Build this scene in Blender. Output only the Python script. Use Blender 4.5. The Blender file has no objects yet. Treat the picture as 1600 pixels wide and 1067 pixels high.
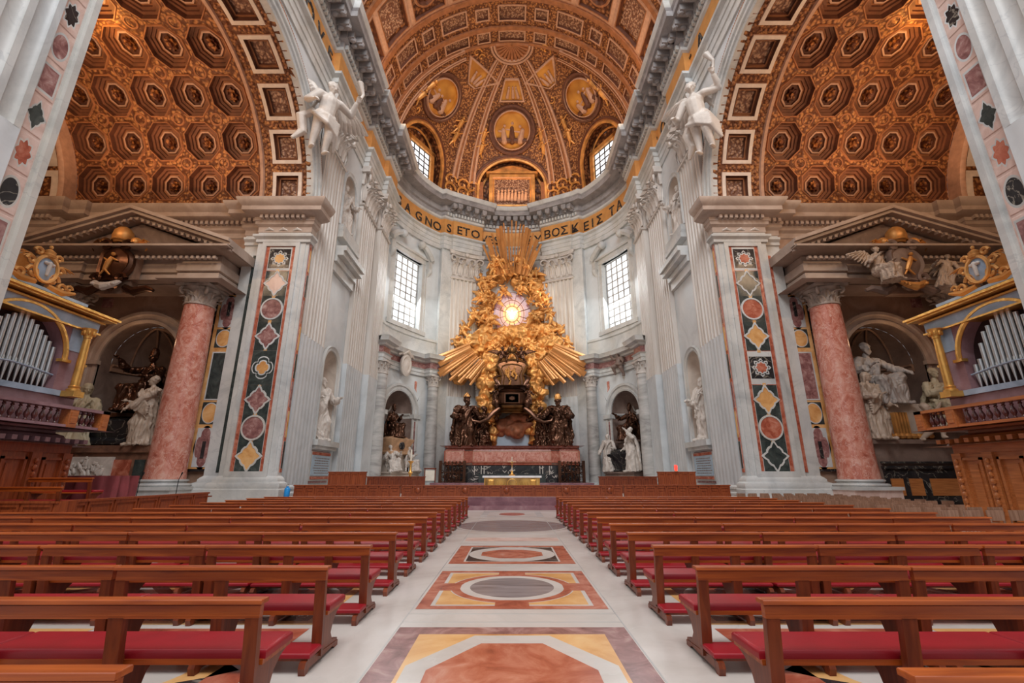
import bpy, bmesh, math, random
from math import sin, cos, pi, sqrt, atan2, hypot, radians as rad
from mathutils import Vector, Matrix, noise
C = bpy.context.scene.collection
SC = bpy.context.scene
# ------------------------------------------------------------------ camera
cam_d = bpy.data.cameras.new('camera'); cam = bpy.data.objects.new('camera', cam_d); C.objects.link(cam)
cam.location = (0, 0, 1.75); cam.rotation_euler = (rad(90 + 16.3), 0, 0)
cam_d.sensor_width = 36; cam_d.lens = 713 / 1600 * 36; cam_d.clip_end = 500
SC.camera = cam
# ------------------------------------------------------------------ exposure, world
SC.view_settings.view_transform = 'Standard'; SC.view_settings.look = 'None'
SC.view_settings.gamma = 1; SC.view_settings.use_curve_mapping = False
SC.view_settings.exposure = 0.06
SC.render.film_transparent = False
SC.cycles.use_denoising = True
SC.cycles.max_bounces = 6; SC.cycles.diffuse_bounces = 4; SC.cycles.glossy_bounces = 3
SC.cycles.transmission_bounces = 3; SC.cycles.sample_clamp_indirect = 4
W = bpy.data.worlds.new('world'); SC.world = W; W.use_nodes = True
bg = W.node_tree.nodes['Background']; bg.inputs[0].default_value = (0.96, 0.96, 1.0, 1); bg.inputs[1].default_value = 0.50

def light(name, kind, loc, target, power, col=(1, 1, 1), size=1, sy=None, spot=60, blend=.6):
    d = bpy.data.lights.new(name, kind); d.energy = power; d.color = col
    if kind == 'AREA':
        d.size = size
        if sy: d.shape = 'RECTANGLE'; d.size_y = sy
    elif kind == 'SPOT':
        d.spot_size = rad(spot); d.spot_blend = blend; d.shadow_soft_size = size
    else: d.shadow_soft_size = size
    o = bpy.data.objects.new(name, d); C.objects.link(o); o.location = loc
    o.rotation_euler = (Vector(target) - Vector(loc)).to_track_quat('-Z', 'Y').to_euler()
    return o
# daylight falling from the crossing dome above and behind the viewer
light('crossing_daylight', 'AREA', (0, -6, 45), (0, 22, 6), 15500, (0.99, 0.99, 1.0), 22)
for s in (-1, 1):   # warm floodlights standing on the cornices, washing the vaults
    light('vault_floodlight', 'AREA', (s * 24, 14.0, 20.2), (s * 23, 24.5, 27), 900, (1.0, 0.66, 0.40), 9, 1.2)
    light('vault_floodlight', 'AREA', (s * 24, 26.6, 20.0), (s * 23.5, 19, 29), 380, (1.0, 0.60, 0.34), 9, .6)
    light('choir_floodlight', 'AREA', (s * 11.3, 34, 37.2), (s * -3, 40, 50), 650, (1.0, 0.62, 0.32), 10, .6)
    light('niche_lamp', 'POINT', (s * 24.3, 27.6, 10.4), (0, 0, 0), 22, (1.0, 0.62, 0.35), .3)
    light('oculus_lamp', 'POINT', (s * 24.4, 20.8, 27.0), (0, 0, 0), 130, (1.0, 0.55, 0.15), .2)
light('apse_floodlight', 'AREA', (0, 53.0, 37.0), (0, 47, 50), 520, (1.0, 0.62, 0.3), 8, .6)
light('gloria_floodlight', 'AREA', (0, 43, 17.0), (0, 55, 23), 420, (1.0, 0.8, 0.5), 3)

for s in (-1, 1): light('window_daylight', 'AREA', (s * 12.0, 48.7, 22.2), (s * 2, 43, 14), 1200, (0.93, 0.98, 1.0), 4.2, 7.5)
light('sun_patch', 'SPOT', (11.6, 47.4, 25.5), (2.7, 54.3, 23.6), 2600, (1.0, 0.86, 0.62), .15, spot=24, blend=.7)   # low sun through the right window
# ------------------------------------------------------------------ mesh helpers
class MB:
    """collects geometry; sx mirrors x"""
    def __init__(s, sx=1): s.v = []; s.f = []; s.m = []; s.sx = sx; s.mat = 0
    def _a(s, pts):
        i = len(s.v); s.v += [tuple(p) for p in pts]; return i
    def face(s, pts, m=None):
        i = s._a(pts); s.f.append(tuple(range(i, i + len(pts)))); s.m.append(s.mat if m is None else m)
    def grid(s, rows, cu=False, m=None, mats=None):
        """rows: list of equal length point rings; cu closes each ring"""
        n = len(rows[0]); b = [s._a(r) for r in rows]
        for j in range(len(rows) - 1):
            mm = mats[j] if mats else (s.mat if m is None else m)
            for i in range(n if cu else n - 1):
                k = (i + 1) % n
                s.f.append((b[j] + i, b[j] + k, b[j + 1] + k, b[j + 1] + i)); s.m.append(mm)
    def cap(s, ring, m=None): s.face(ring, m)
    def box(s, x0, x1, y0, y1, z0, z1, m=None, M=None):
        p = [Vector((x, y, z)) for z in (z0, z1) for y in (y0, y1) for x in (x0, x1)]
        if M: p = [M @ q for q in p]
        i = s._a(p); mm = s.mat if m is None else m
        for q in ((0, 2, 3, 1), (4, 5, 7, 6), (0, 1, 5, 4), (2, 6, 7, 3), (0, 4, 6, 2), (1, 3, 7, 5)):
            s.f.append(tuple(i + k for k in q)); s.m.append(mm)
    def prism(s, base, vec, m=None):
        vec = Vector(vec); b = [Vector(p) for p in base]; t = [p + vec for p in b]
        s.face(b[::-1], m); s.face(t, m); s.grid([b, t], True, m)
    def lathe(s, prof, c=(0, 0, 0), n=16, M=None, m=None, mats=None, a0=0, a1=2 * pi, sq=1):
        full = abs(a1 - a0) > 6.28; rows = []
        for r, z in prof:
            k = n if full else n + 1
            ring = [Vector((c[0] + r * cos(a0 + (a1 - a0) * i / n), c[1] + sq * r * sin(a0 + (a1 - a0) * i / n), c[2] + z)) for i in range(k)]
            rows.append([M @ p for p in ring] if M else ring)
        s.grid(rows, full, m, mats)
        if full:
            if prof[0][0] > 1e-4: s.cap(rows[0][::-1], m if mats is None else mats[0])
            if prof[-1][0] > 1e-4: s.cap(rows[-1], m if mats is None else mats[-1])
    def tube(s, path, rr, n=8, m=None, flat=1.0):
        P = [Vector(p) for p in path]; k = len(P)
        if not hasattr(rr, '__len__'): rr = [rr] * k
        up = Vector((0, 0, 1)); rows = []; d0 = (P[1] - P[0]).normalized()
        if abs(d0.z) > .9: up = Vector((1, 0, 0))
        a = d0.cross(up).normalized()
        for i in range(k):
            d = (P[min(i + 1, k - 1)] - P[max(i - 1, 0)])
            if d.length < 1e-9: d = d0
            d.normalize(); a = (a - d * a.dot(d)).normalized(); b = d.cross(a)
            rows.append([P[i] + (a * cos(t) + b * sin(t) * flat) * rr[i] for t in [2 * pi * j / n for j in range(n)]])
        s.grid(rows, True, m); s.cap(rows[0][::-1], m); s.cap(rows[-1], m)
    def capsule(s, a, b, ra, rb, n=10, m=None):
        a = Vector(a); b = Vector(b); d = (b - a); L = d.length
        if L < 1e-6: return s.ell(a, (ra,) * 3, n=n, m=m)
        d /= L; path = []; rr = []
        for t in (-.98, -.7, -.3): path.append(a + d * ra * t); rr.append(ra * sqrt(1 - t * t))
        path.append(a); rr.append(ra); path.append(a.lerp(b, .5)); rr.append((ra + rb) / 2); path.append(b); rr.append(rb)
        for t in (.3, .7, .98): path.append(b + d * rb * t); rr.append(rb * sqrt(1 - t * t))
        s.tube(path, rr, n, m)
    def ell(s, c, r, rot=None, n=12, m=None):
        c = Vector(c); rows = []
        for j in range(n // 2 + 1):
            e = -pi / 2 + pi * j / (n // 2); e = max(-1.52, min(1.52, e))
            ring = []
            for i in range(n):
                a = 2 * pi * i / n; p = Vector((r[0] * cos(e) * cos(a), r[1] * cos(e) * sin(a), r[2] * sin(e)))
                ring.append(c + (rot @ p if rot else p))
            rows.append(ring)
        s.grid(rows, True, m); s.cap(rows[0][::-1], m); s.cap(rows[-1], m)
    def sweep(s, prof, path, closed=False, mats=None, m=None, side=1, ends=True):
        """prof [(d,z)] swept along plan path [(x,y)]; d offsets to the right of the path when side=1"""
        P = [Vector(p) for p in path]; n = len(P); cols = []
        for i in range(n):
            def nrm(a, b): d = (b - a).normalized(); return Vector((d.y, -d.x)) * side
            if closed: n1 = nrm(P[i - 1], P[i]); n2 = nrm(P[i], P[(i + 1) % n])
            elif i == 0: n1 = n2 = nrm(P[0], P[1])
            elif i == n - 1: n1 = n2 = nrm(P[-2], P[-1])
            else: n1 = nrm(P[i - 1], P[i]); n2 = nrm(P[i], P[i + 1])
            mm = (n1 + n2) / max(.15, 1 + n1.dot(n2))
            cols.append([Vector((P[i].x + mm.x * d, P[i].y + mm.y * d, z)) for d, z in prof])
        rows = [[c[j] for c in cols] for j in range(len(prof))]
        s.grid(rows, closed, m, mats)
        if ends and not closed: s.face(cols[0], m if mats is None else mats[0]); s.face(cols[-1], m if mats is None else mats[0])
    def add(s, o, M=None, m=None):
        i = len(s.v)
        s.v += [tuple(M @ Vector(p)) for p in o.v] if M else o.v
        s.f += [tuple(i + k for k in f) for f in o.f]; s.m += (o.m if m is None else [m] * len(o.f))
    def build(s, name, mats, parent=None, sharp=40, smooth=True):
        me = bpy.data.meshes.new(name)
        v = [(x * s.sx, y, z) for x, y, z in s.v] if s.sx != 1 else s.v
        me.from_pydata(v, [], s.f if s.sx == 1 else [f[::-1] for f in s.f])
        if not isinstance(mats, (list, tuple)): mats = [mats]
        for m in mats: me.materials.append(m)
        if len(mats) > 1: me.polygons.foreach_set('material_index', s.m)
        me.polygons.foreach_set('use_smooth', [smooth] * len(s.f))
        me.update()
        if smooth and sharp < 180: me.set_sharp_from_angle(angle=rad(sharp))
        o = bpy.data.objects.new(name, me); C.objects.link(o)
        if parent: o.parent = parent
        return o

def T(x=0, y=0, z=0): return Matrix.Translation((x, y, z))
def RZ(a): return Matrix.Rotation(rad(a), 4, 'Z')
def RX(a): return Matrix.Rotation(rad(a), 4, 'X')
def RY(a): return Matrix.Rotation(rad(a), 4, 'Y')
def SCL(x, y=None, z=None): return Matrix.Diagonal((x, x if y is None else y, x if z is None else z, 1))

def tag(o, label, cat, group=None, kind=None):
    o['label'] = label; o['category'] = cat; o['kind'] = kind or 'thing'
    if group: o['group'] = group
    return o
def struct(o): o['kind'] = 'structure'; return o
def thing(name, label, cat, loc=(0, 0, 0), rz=0, group=None, scale=None):
    o = bpy.data.objects.new(name, None); C.objects.link(o); o.location = loc; o.rotation_euler = (0, 0, rad(rz))
    if scale: o.scale = scale
    return tag(o, label, cat, group)
def copy_tree(o, parent=None, label=None):
    c = o.copy(); C.objects.link(c)
    if parent is not None: c.parent = parent
    if label: c['label'] = label
    for ch in list(o.children): copy_tree(ch, c)
    return c

# ------------------------------------------------------------------ materials
def newmat(name):
    m = bpy.data.materials.new(name); m.use_nodes = True; nt = m.node_tree
    b = nt.nodes['Principled BSDF']; return m, nt, b
def nd(nt, t, **k):
    n = nt.nodes.new(t)
    for a, v in k.items():
        if a.startswith('i_'): n.inputs[int(a[2:]) if a[2:].isdigit() else a[2:]].default_value = v
        else: setattr(n, a, v)
    return n
def coords(nt, scale=1, rnd=False):
    tc = nd(nt, 'ShaderNodeTexCoord'); mp = nd(nt, 'ShaderNodeMapping'); nt.links.new(tc.outputs['Object'], mp.inputs[0])
    mp.inputs['Scale'].default_value = (scale,) * 3 if not hasattr(scale, '__len__') else scale
    if rnd:
        oi = nd(nt, 'ShaderNodeObjectInfo'); mu = nd(nt, 'ShaderNodeMath', operation='MULTIPLY'); mu.inputs[1].default_value = 37
        nt.links.new(oi.outputs['Random'], mu.inputs[0]); nt.links.new(mu.outputs[0], mp.inputs['Location'])
    return mp.outputs[0]
def ramp(nt, fac, stops):
    r = nd(nt, 'ShaderNodeValToRGB'); e = r.color_ramp.elements
    while len(e) < len(stops): e.new(.5)
    for q, (p, c) in zip(e, stops): q.position = p; q.color = (*c, 1)
    nt.links.new(fac, r.inputs[0]); return r.outputs[0]
def bump(nt, b, h, strength=.3, dist=.05):
    bp = nd(nt, 'ShaderNodeBump'); bp.inputs['Strength'].default_value = strength; bp.inputs['Distance'].default_value = dist
    nt.links.new(h, bp.inputs['Height']); nt.links.new(bp.outputs[0], b.inputs['Normal'])
def plain(name, col, rough=.5, metal=0, var=.12, sc=2.0, bmp=0, bsc=20, emit=None, coat=0):
    m, nt, b = newmat(name); co = coords(nt, 1, True)
    n = nd(nt, 'ShaderNodeTexNoise', i_Scale=sc, i_Detail=5); nt.links.new(co, n.inputs['Vector'])
    lo = tuple(c * (1 - var) for c in col); hi = tuple(min(1, c * (1 + var)) for c in col)
    nt.links.new(ramp(nt, n.outputs[0], [(.3, lo), (.7, hi)]), b.inputs['Base Color'])
    b.inputs['Roughness'].default_value = rough; b.inputs['Metallic'].default_value = metal
    if coat: b.inputs['Coat Weight'].default_value = coat; b.inputs['Coat Roughness'].default_value = .15
    if bmp:
        n2 = nd(nt, 'ShaderNodeTexNoise', i_Scale=bsc, i_Detail=4); nt.links.new(co, n2.inputs['Vector'])
        bump(nt, b, n2.outputs[0], bmp, .05)
    if emit: b.inputs['Emission Color'].default_value = (*emit[0], 1); b.inputs['Emission Strength'].default_value = emit[1]
    return m
def marble(name, stops, sc=.6, dist=3, rough=.3, detail=8, stretch=(1, 1, 1), vein=None, blocks=None, bmp=0, rnd=False):
    """noise marble: stops colour ramp; vein=(colour, scale, width); blocks=(w,h) adds faint masonry joints"""
    m, nt, b = newmat(name); co = coords(nt, stretch, rnd)
    n = nd(nt, 'ShaderNodeTexNoise', i_Scale=sc, i_Detail=detail, i_Roughness=.62, i_Distortion=dist * .25); nt.links.new(co, n.inputs['Vector'])
    col = ramp(nt, n.outputs[0], stops)
    if vein:
        v = nd(nt, 'ShaderNodeTexNoise', i_Scale=vein[1], i_Detail=6, i_Distortion=1.2); nt.links.new(co, v.inputs['Vector'])
        a = nd(nt, 'ShaderNodeMath', operation='SUBTRACT'); a.inputs[1].default_value = .5; nt.links.new(v.outputs[0], a.inputs[0])
        c = nd(nt, 'ShaderNodeMath', operation='ABSOLUTE'); nt.links.new(a.outputs[0], c.inputs[0])
        f = ramp(nt, c.outputs[0], [(0, (1, 1, 1)), (vein[2], (0, 0, 0))])
        mx = nd(nt, 'ShaderNodeMix', data_type='RGBA'); nt.links.new(f, mx.inputs[0]); nt.links.new(col, mx.inputs[6]); mx.inputs[7].default_value = (*vein[0], 1); col = mx.outputs[2]
    if blocks:
        w = nd(nt, 'ShaderNodeTexNoise', i_Scale=blocks[0], i_Detail=1); nt.links.new(coords(nt, (1, 1, .35)), w.inputs['Vector'])
        mx = nd(nt, 'ShaderNodeMix', data_type='RGBA', blend_type='MULTIPLY'); mx.inputs[0].default_value = 1
        nt.links.new(col, mx.inputs[6]); nt.links.new(ramp(nt, w.outputs[0], [(.3, blocks[1]), (.7, (1, 1, 1))]), mx.inputs[7]); col = mx.outputs[2]
    nt.links.new(col, b.inputs['Base Color']); b.inputs['Roughness'].default_value = rough
    if bmp: bump(nt, b, n.outputs[0], bmp, .04)
    return m
def relief(name, lo, hi, sc=3.0, rough=.5, metal=.2, strength=.8, dist=.12, stops=(.25, .6), kind='F1'):
    """carved / gilded ornament: cells with real bump"""
    m, nt, b = newmat(name); co = coords(nt, 1)
    w = nd(nt, 'ShaderNodeTexNoise', i_Scale=sc * .7, i_Detail=3); nt.links.new(co, w.inputs['Vector'])
    ad = nd(nt, 'ShaderNodeMix', data_type='RGBA', blend_type='LINEAR_LIGHT'); ad.inputs[0].default_value = .16
    nt.links.new(co, ad.inputs[6]); nt.links.new(w.outputs['Color'], ad.inputs[7])
    v = nd(nt, 'ShaderNodeTexVoronoi', feature=kind, i_Scale=sc); nt.links.new(ad.outputs[2], v.inputs['Vector'])
    n = nd(nt, 'ShaderNodeTexNoise', i_Scale=.35, i_Detail=4); nt.links.new(co, n.inputs['Vector'])
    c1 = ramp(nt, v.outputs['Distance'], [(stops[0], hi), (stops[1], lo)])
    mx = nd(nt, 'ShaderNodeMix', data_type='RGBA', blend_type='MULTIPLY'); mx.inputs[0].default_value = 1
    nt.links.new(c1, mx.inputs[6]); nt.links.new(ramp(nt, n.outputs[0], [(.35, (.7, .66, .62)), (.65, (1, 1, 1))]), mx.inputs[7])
    nt.links.new(mx.outputs[2], b.inputs['Base Color'])
    b.inputs['Roughness'].default_value = rough; b.inputs['Metallic'].default_value = metal
    inv = nd(nt, 'ShaderNodeMath', operation='SUBTRACT'); inv.inputs[0].default_value = 1; nt.links.new(v.outputs['Distance'], inv.inputs[1])
    bump(nt, b, inv.outputs[0], strength, dist); return m
def wood(name, c1, c2, sc=2.0, rough=.32, axis='X', coat=.25):
    m, nt, b = newmat(name); st = {'X': (.6, 9, 9), 'Y': (9, .6, 9), 'Z': (9, 9, .6)}[axis]
    co = coords(nt, st, True); n = nd(nt, 'ShaderNodeTexNoise', i_Scale=sc, i_Detail=6, i_Distortion=.6); nt.links.new(co, n.inputs['Vector'])
    nt.links.new(ramp(nt, n.outputs[0], [(.3, c1), (.7, c2)]), b.inputs['Base Color']); b.inputs['Roughness'].default_value = rough
    b.inputs['Coat Weight'].default_value = coat; b.inputs['Coat Roughness'].default_value = .2
    bump(nt, b, n.outputs[0], .15, .01); return m

M_WHITE = marble('pale_marble', [(.25, (.40, .42, .43)), (.5, (.60, .62, .62)), (.75, (.72, .73, .72))], .5, 4, .45, vein=((.52, .54, .55), .6, .012), blocks=(.5, (.90, .84, .77)))
M_SHAFT = marble('cream_shaft_marble', [(.25, (.42, .35, .29)), (.42, (.60, .54, .48)), (.7, (.74, .71, .67))], 1.1, 2, .45, stretch=(2.2, 2.2, .12))
M_VBAND = plain('brown_coffer_band', (.21, .078, .036), .6, 0, .25, 2)
M_WALL = marble('cool_white_marble', [(.25, (.50, .525, .53)), (.5, (.66, .685, .69)), (.75, (.77, .79, .79))], .35, 3, .5, blocks=(.35, (.86, .88, .9)))
M_TRAV = marble('warm_stone', [(.25, (.40, .33, .27)), (.55, (.60, .51, .43)), (.8, (.70, .62, .54))], .6, 3, .5)
M_CHAMB = marble('brown_chamber_marble', [(.25, (.20, .115, .075)), (.5, (.34, .21, .145)), (.8, (.46, .32, .24))], .7, 3, .4)  # brown wall marble; part of its darkness is the chamber's lighting put into colour
M_DARKST = marble('dark_brown_stone', [(.25, (.13, .085, .07)), (.55, (.23, .16, .13)), (.8, (.33, .25, .21))], .8, 3, .55)  # one dark brown stone for niches, recesses, plinths and slab lettering
M_STATB = marble('warm_beige_statue_marble', [(.3, (.36, .27, .20)), (.6, (.58, .46, .36))], 1.2, 2, .45, rnd=True)
M_STAT = marble('statue_marble', [(.3, (.50, .44, .39)), (.6, (.70, .64, .58))], 1.2, 2, .45, rnd=True)
M_RED = marble('red_breccia', [(.28, (.24, .05, .03)), (.45, (.42, .105, .06)), (.6, (.54, .19, .12)), (.75, (.62, .32, .24))], 2.0, 4, .2)
M_REDC = marble('red_column_marble', [(.28, (.36, .09, .06)), (.42, (.58, .19, .13)), (.58, (.72, .34, .26)), (.72, (.80, .50, .40))], 1.4, 8, .16, vein=((.78, .50, .42), 3.0, .02), stretch=(1, 1, .7))
M_GREYC = marble('grey_veined_marble', [(.3, (.26, .25, .24)), (.5, (.47, .46, .44)), (.7, (.64, .62, .59))], .8, 3, .25, stretch=(.4, .4, 1.6))
M_BLACK = marble('black_marble', [(.3, (.012, .012, .014)), (.6, (.035, .033, .035)), (.8, (.08, .075, .07))], 1, 4, .2, vein=((.30, .27, .22), .8, .012))
M_GREEN = marble('dark_green_marble', [(.3, (.02, .028, .028)), (.6, (.06, .075, .07)), (.8, (.14, .15, .14))], 1.5, 5, .2)
M_PURP = marble('purple_breccia', [(.3, (.15, .06, .06)), (.5, (.30, .14, .13)), (.62, (.42, .24, .22)), (.72, (.56, .42, .38))], 3, 3, .22)
M_YEL = marble('yellow_siena_marble', [(.3, (.55, .24, .07)), (.5, (.74, .40, .15)), (.75, (.84, .55, .27))], 1, 4, .22)
M_PINK = marble('pink_marble', [(.3, (.55, .36, .30)), (.55, (.72, .53, .46)), (.8, (.82, .68, .62))], 1.2, 5, .25)
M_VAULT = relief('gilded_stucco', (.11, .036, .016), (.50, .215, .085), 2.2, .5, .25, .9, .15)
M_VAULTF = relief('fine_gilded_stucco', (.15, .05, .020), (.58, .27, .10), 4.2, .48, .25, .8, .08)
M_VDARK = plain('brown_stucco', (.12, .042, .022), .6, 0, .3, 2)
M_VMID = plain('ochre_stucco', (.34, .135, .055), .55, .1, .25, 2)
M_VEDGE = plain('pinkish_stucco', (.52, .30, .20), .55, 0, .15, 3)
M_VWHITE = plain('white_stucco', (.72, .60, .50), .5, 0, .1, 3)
M_ROSE = relief('gilded_rosette', (.12, .032, .012), (.50, .20, .06), 3.5, .45, .3, 1, .12)
M_CREL = relief('carved_panel', (.20, .085, .05), (.62, .38, .25), 4.5, .5, .05, 1, .1)
M_GOLD = plain('gilding', (.78, .42, .11), .34, .75, .15, 3, .3, 6)
M_GOLDB = plain('warm_gold_bronze', (.70, .34, .10), .42, .45, .35, 1.1, .25, 4)
M_FRIEZE = plain('gold_mosaic', (.68, .33, .10), .45, .25, .12, 1.5, .1, 20)
M_BRONZE = plain('dark_bronze', (.105, .048, .028), .28, .8, .4, .9, .2, 5)
M_BRONZEG = plain('gilt_dark_bronze', (.22, .11, .04), .3, .8, .5, 1.5, .3, 6)
M_WOOD = wood('polished_brown_wood', (.26, .042, .006), (.52, .115, .016), rough=.4, coat=.12)
M_WOODD = wood('dark_stained_wood', (.13, .022, .007), (.25, .052, .013), rough=.42, axis='Z', coat=.08)
M_BROWNM = marble("brown_marble", [(.3, (.10, .05, .035)), (.55, (.22, .11, .07)), (.8, (.36, .20, .12))], 1.2, 4, .3)
M_WOODR = wood('red_brown_panelling', (.20, .038, .011), (.36, .082, .022), rough=.42, axis='Z', coat=.1)
M_LEATHER = plain('red_leather', (.31, .005, .014), .45, 0, .12, 3, .05, 60, coat=.1)
M_CLOTH = plain('dark_red_cloth', (.24, .045, .05), .85, 0, .2, 2)
M_INSC = plain('blue_grey_slab', (.40, .52, .62), .4, 0, .08, 2)
M_PAINT = relief('mosaic_picture', (.20, .09, .02), (.85, .52, .14), .9, .5, .1, .3, .05, (.2, .75))
M_TRAVD = marble('brownish_moulded_marble', [(.25, (.32, .23, .18)), (.55, (.48, .37, .30)), (.8, (.60, .50, .43))], .6, 3, .45)
M_BLUE = marble('blue_grey_marble', [(.3, (.06, .09, .12)), (.55, (.15, .21, .26)), (.8, (.34, .40, .43))], 1.5, 5, .25)
M_PANE = plain('daylit_window_pane', (.9, .95, 1), .3, 0, .02, 2, emit=((.90, .95, 1.0), 1.05))
M_PANE2 = plain('upper_daylit_pane', (.9, .95, 1), .3, 0, .02, 2, emit=((.92, .96, 1.0), 1.0))
M_MOS = relief('gold_ground_mosaic', (.50, .20, .03), (.82, .42, .08), .6, .4, .3, .15, .02, (.1, .8))
# ================================================================== ARCHITECTURE
N8 = 32
def shape_k(sh, t):
    if sh == 'r': return 1 / max(abs(cos(t)), abs(sin(t)))
    if sh == 'o':
        a = (t + pi / 8) % (pi / 4) - pi / 8; return cos(pi / 8) / cos(a) * 1.05
    if sh == 'f': return .86 + .14 * cos(8 * t)
    if sh == 's': return .84 + .13 * cos(4 * t) + .10 * cos(8 * t) + .04 * cos(12 * t)
    if sh == 'x': return .80 + .22 * abs(cos(2 * t)) ** .6 if abs(cos(2 * t)) > .35 else .74
    return 1.0
def loop(S, cu, cv, sh, ru, rv, d, n=N8):
    out = []
    for i in range(n):
        t = 2 * pi * i / n; k = shape_k(sh, t); out.append(S(cu + ru * k * cos(t), cv + rv * k * sin(t), d))
    return out
def cell(mb, S, cu, cv, hu, hv, loops, m0=0, n=N8, sh0='r', d0=0):
    """nested frames: loops = (shape, ru, rv, depth, material of the band leading to it); last band's loop is capped"""
    rows = [loop(S, cu, cv, sh0, hu, hv, d0, n)]; mats = []
    for sh, ru, rv, d, m in loops: rows.append(loop(S, cu, cv, sh, ru, rv, d, n)); mats.append(m)
    mb.grid(rows, True, mats=mats); mb.cap(rows[-1], loops[-1][4] if len(loops[-1]) < 6 else loops[-1][5])

def flutes(width, z0, z1, zf=None, n=7, dep=.16, thick=.4):
    """fluted pilaster shaft, local: x along width, +y outwards, z up; flutes filled below zf"""
    mb = MB(); p = [(-width / 2, 0), (-width / 2, thick)]; g = width / (n * 1.0 + (n + 1) * .42); w = g; fl = g * .42; x = -width / 2 + fl; q = list(p)
    for i in range(n):
        for k in range(7):
            a = pi * k / 6; q.append((x + w / 2 - w / 2 * cos(a), thick - dep * sin(a)))
        x += w + fl
    q += [(width / 2, thick), (width / 2, 0)]
    zb = zf or z0
    mb.grid([[(a, b, zb) for a, b in q], [(a, b, z1) for a, b in q]])
    if zf:
        x = -width / 2 + fl; q = list(p)
        for i in range(n):
            for k in range(5):
                a = pi * k / 4; q.append((x + w / 2 - w / 2 * cos(a), thick + dep * (.12 * sin(a) - .06)))
            x += w + fl
        q += [(width / 2, thick), (width / 2, 0)]
        mb.grid([[(a, b, z0) for a, b in q], [(a, b, zf) for a, b in q]], m=1); mb.box(-width / 2 + fl, width / 2 - fl, .05, thick - .02, zf - .15, zf, 1)
    return mb
def attic_base(width, thick, z0, h=1.0):
    mb = MB(); pr = [(0, 0), (.32, 0), (.32, .38), (.26, .42), (.30, .52), (.26, .62), (.12, .68), (.12, .76), (.18, .82), (.16, .92), (.04, .98), (0, 1.0)]
    mb.sweep([(d, z0 + z * h) for d, z in pr], [(-width / 2, 0), (-width / 2, thick), (width / 2, thick), (width / 2, 0)], side=-1)
    return mb
def leaf(mb, M, w, h, out, curl):
    rows = []
    for j in range(8):
        t = j / 7; ww = w * (.62 + .38 * sin(pi * min(1, t * 1.1))) * (1 - .55 * max(0, t - .72) / .28) * (1 + .10 * cos(t * 20))
        y = out * t * t * .6; z = h * t
        if t > .7: k = (t - .7) / .3; y += curl * k * k ** .2; z = h * (.7 + .3 * sin(k * 1.9) / 1.0 * .95) - curl * .35 * k * k
        row = []
        for i in range(7):
            s = (i - 3) / 3; row.append(M @ Vector((ww * .5 * s, y + .10 * w * (1 - abs(s)) + .05 * w * cos(s * 9), z)))
        rows.append(row)
    mb.grid(rows); mb.grid([[M @ (M.inverted() @ p + Vector((0, -.07 * w, 0))) for p in r] for r in rows][::-1])
def volute(mb, M, r, w):
    path = []; rr = []
    for k in range(22):
        a = -pi * .5 + k * .36; q = r * (1 - k / 26); path.append(M @ Vector((q * cos(a), 0, q * sin(a)))); rr.append(w * (1 - k / 34))
    mb.tube(path, rr, 6)
def capital_flat(width, z0, h, thick):
    mb = MB(); w = width
    mb.sweep([(0, z0), (.10, z0), (.16, z0 + .1), (.10, z0 + .22), (0, z0 + .22)], [(-w / 2, 0), (-w / 2, thick), (w / 2, thick), (w / 2, 0)], side=-1)
    k = (h - .7)
    rows = []
    for t in (0, .3, .6, .8, 1):
        e = .0 + .16 * t ** 3; rows.append([(-w / 2 - e + .05, 0, z0 + .2 + k * t), (-w / 2 - e + .05, thick + e - .20, z0 + .2 + k * t), (w / 2 + e - .05, thick + e - .20, z0 + .2 + k * t), (w / 2 + e - .05, 0, z0 + .2 + k * t)])
    mb.grid(rows)
    for row, (n, zz, hh) in enumerate(((5, .15, .42), (4, .42, .40))):
        for i in range(n):
            x = -w / 2 + w * (i + .5) / n
            leaf(mb, T(x, thick - .12, z0 + .2 + k * zz * .8), w / n * .96, k * hh * 1.2, .60 + .25 * row, .55)
    for sgn in (-1, 1):
        leaf(mb, T(sgn * (w / 2 - .05), thick * .6, z0 + .2 + k * .1) @ RZ(-90 * sgn), w / 6, k * .5, .3, .3)
        volute(mb, T(sgn * (w / 2 - .12), thick + .30, z0 + .2 + k * .80) @ RZ(25 * sgn) @ SCL(-sgn, 1, 1), .18 * w, .17)
        volute(mb, T(sgn * .25 * w * .72, thick + .14, z0 + .2 + k * .80) @ SCL(sgn, 1, 1), .13 * w, .12)
    # concave abacus
    ab = []
    for i in range(13):
        s = (i - 6) / 6; ab.append((s * (w / 2 + .32), thick + .12 + .32 * s * s))
    ring = [(-w / 2 - .32, 0)] + ab + [(w / 2 + .32, 0)]
    za = z0 + h - .5
    mb.grid([[(x, y, za) for x, y in ring], [(x * 1.0, y - .05, za + .16) for x, y in ring], [(x * 1.04, y + .06, za + .3) for x, y in ring], [(x * 1.04, y + .06, z0 + h) for x, y in ring]])
    mb.face([(x, y, za) for x, y in ring][::-1]); mb.face([(x * 1.04, y + .06, z0 + h) for x, y in ring])
    mb.ell((0, thick + .22, za + .2), (.3, .2, .3)); return mb
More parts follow.
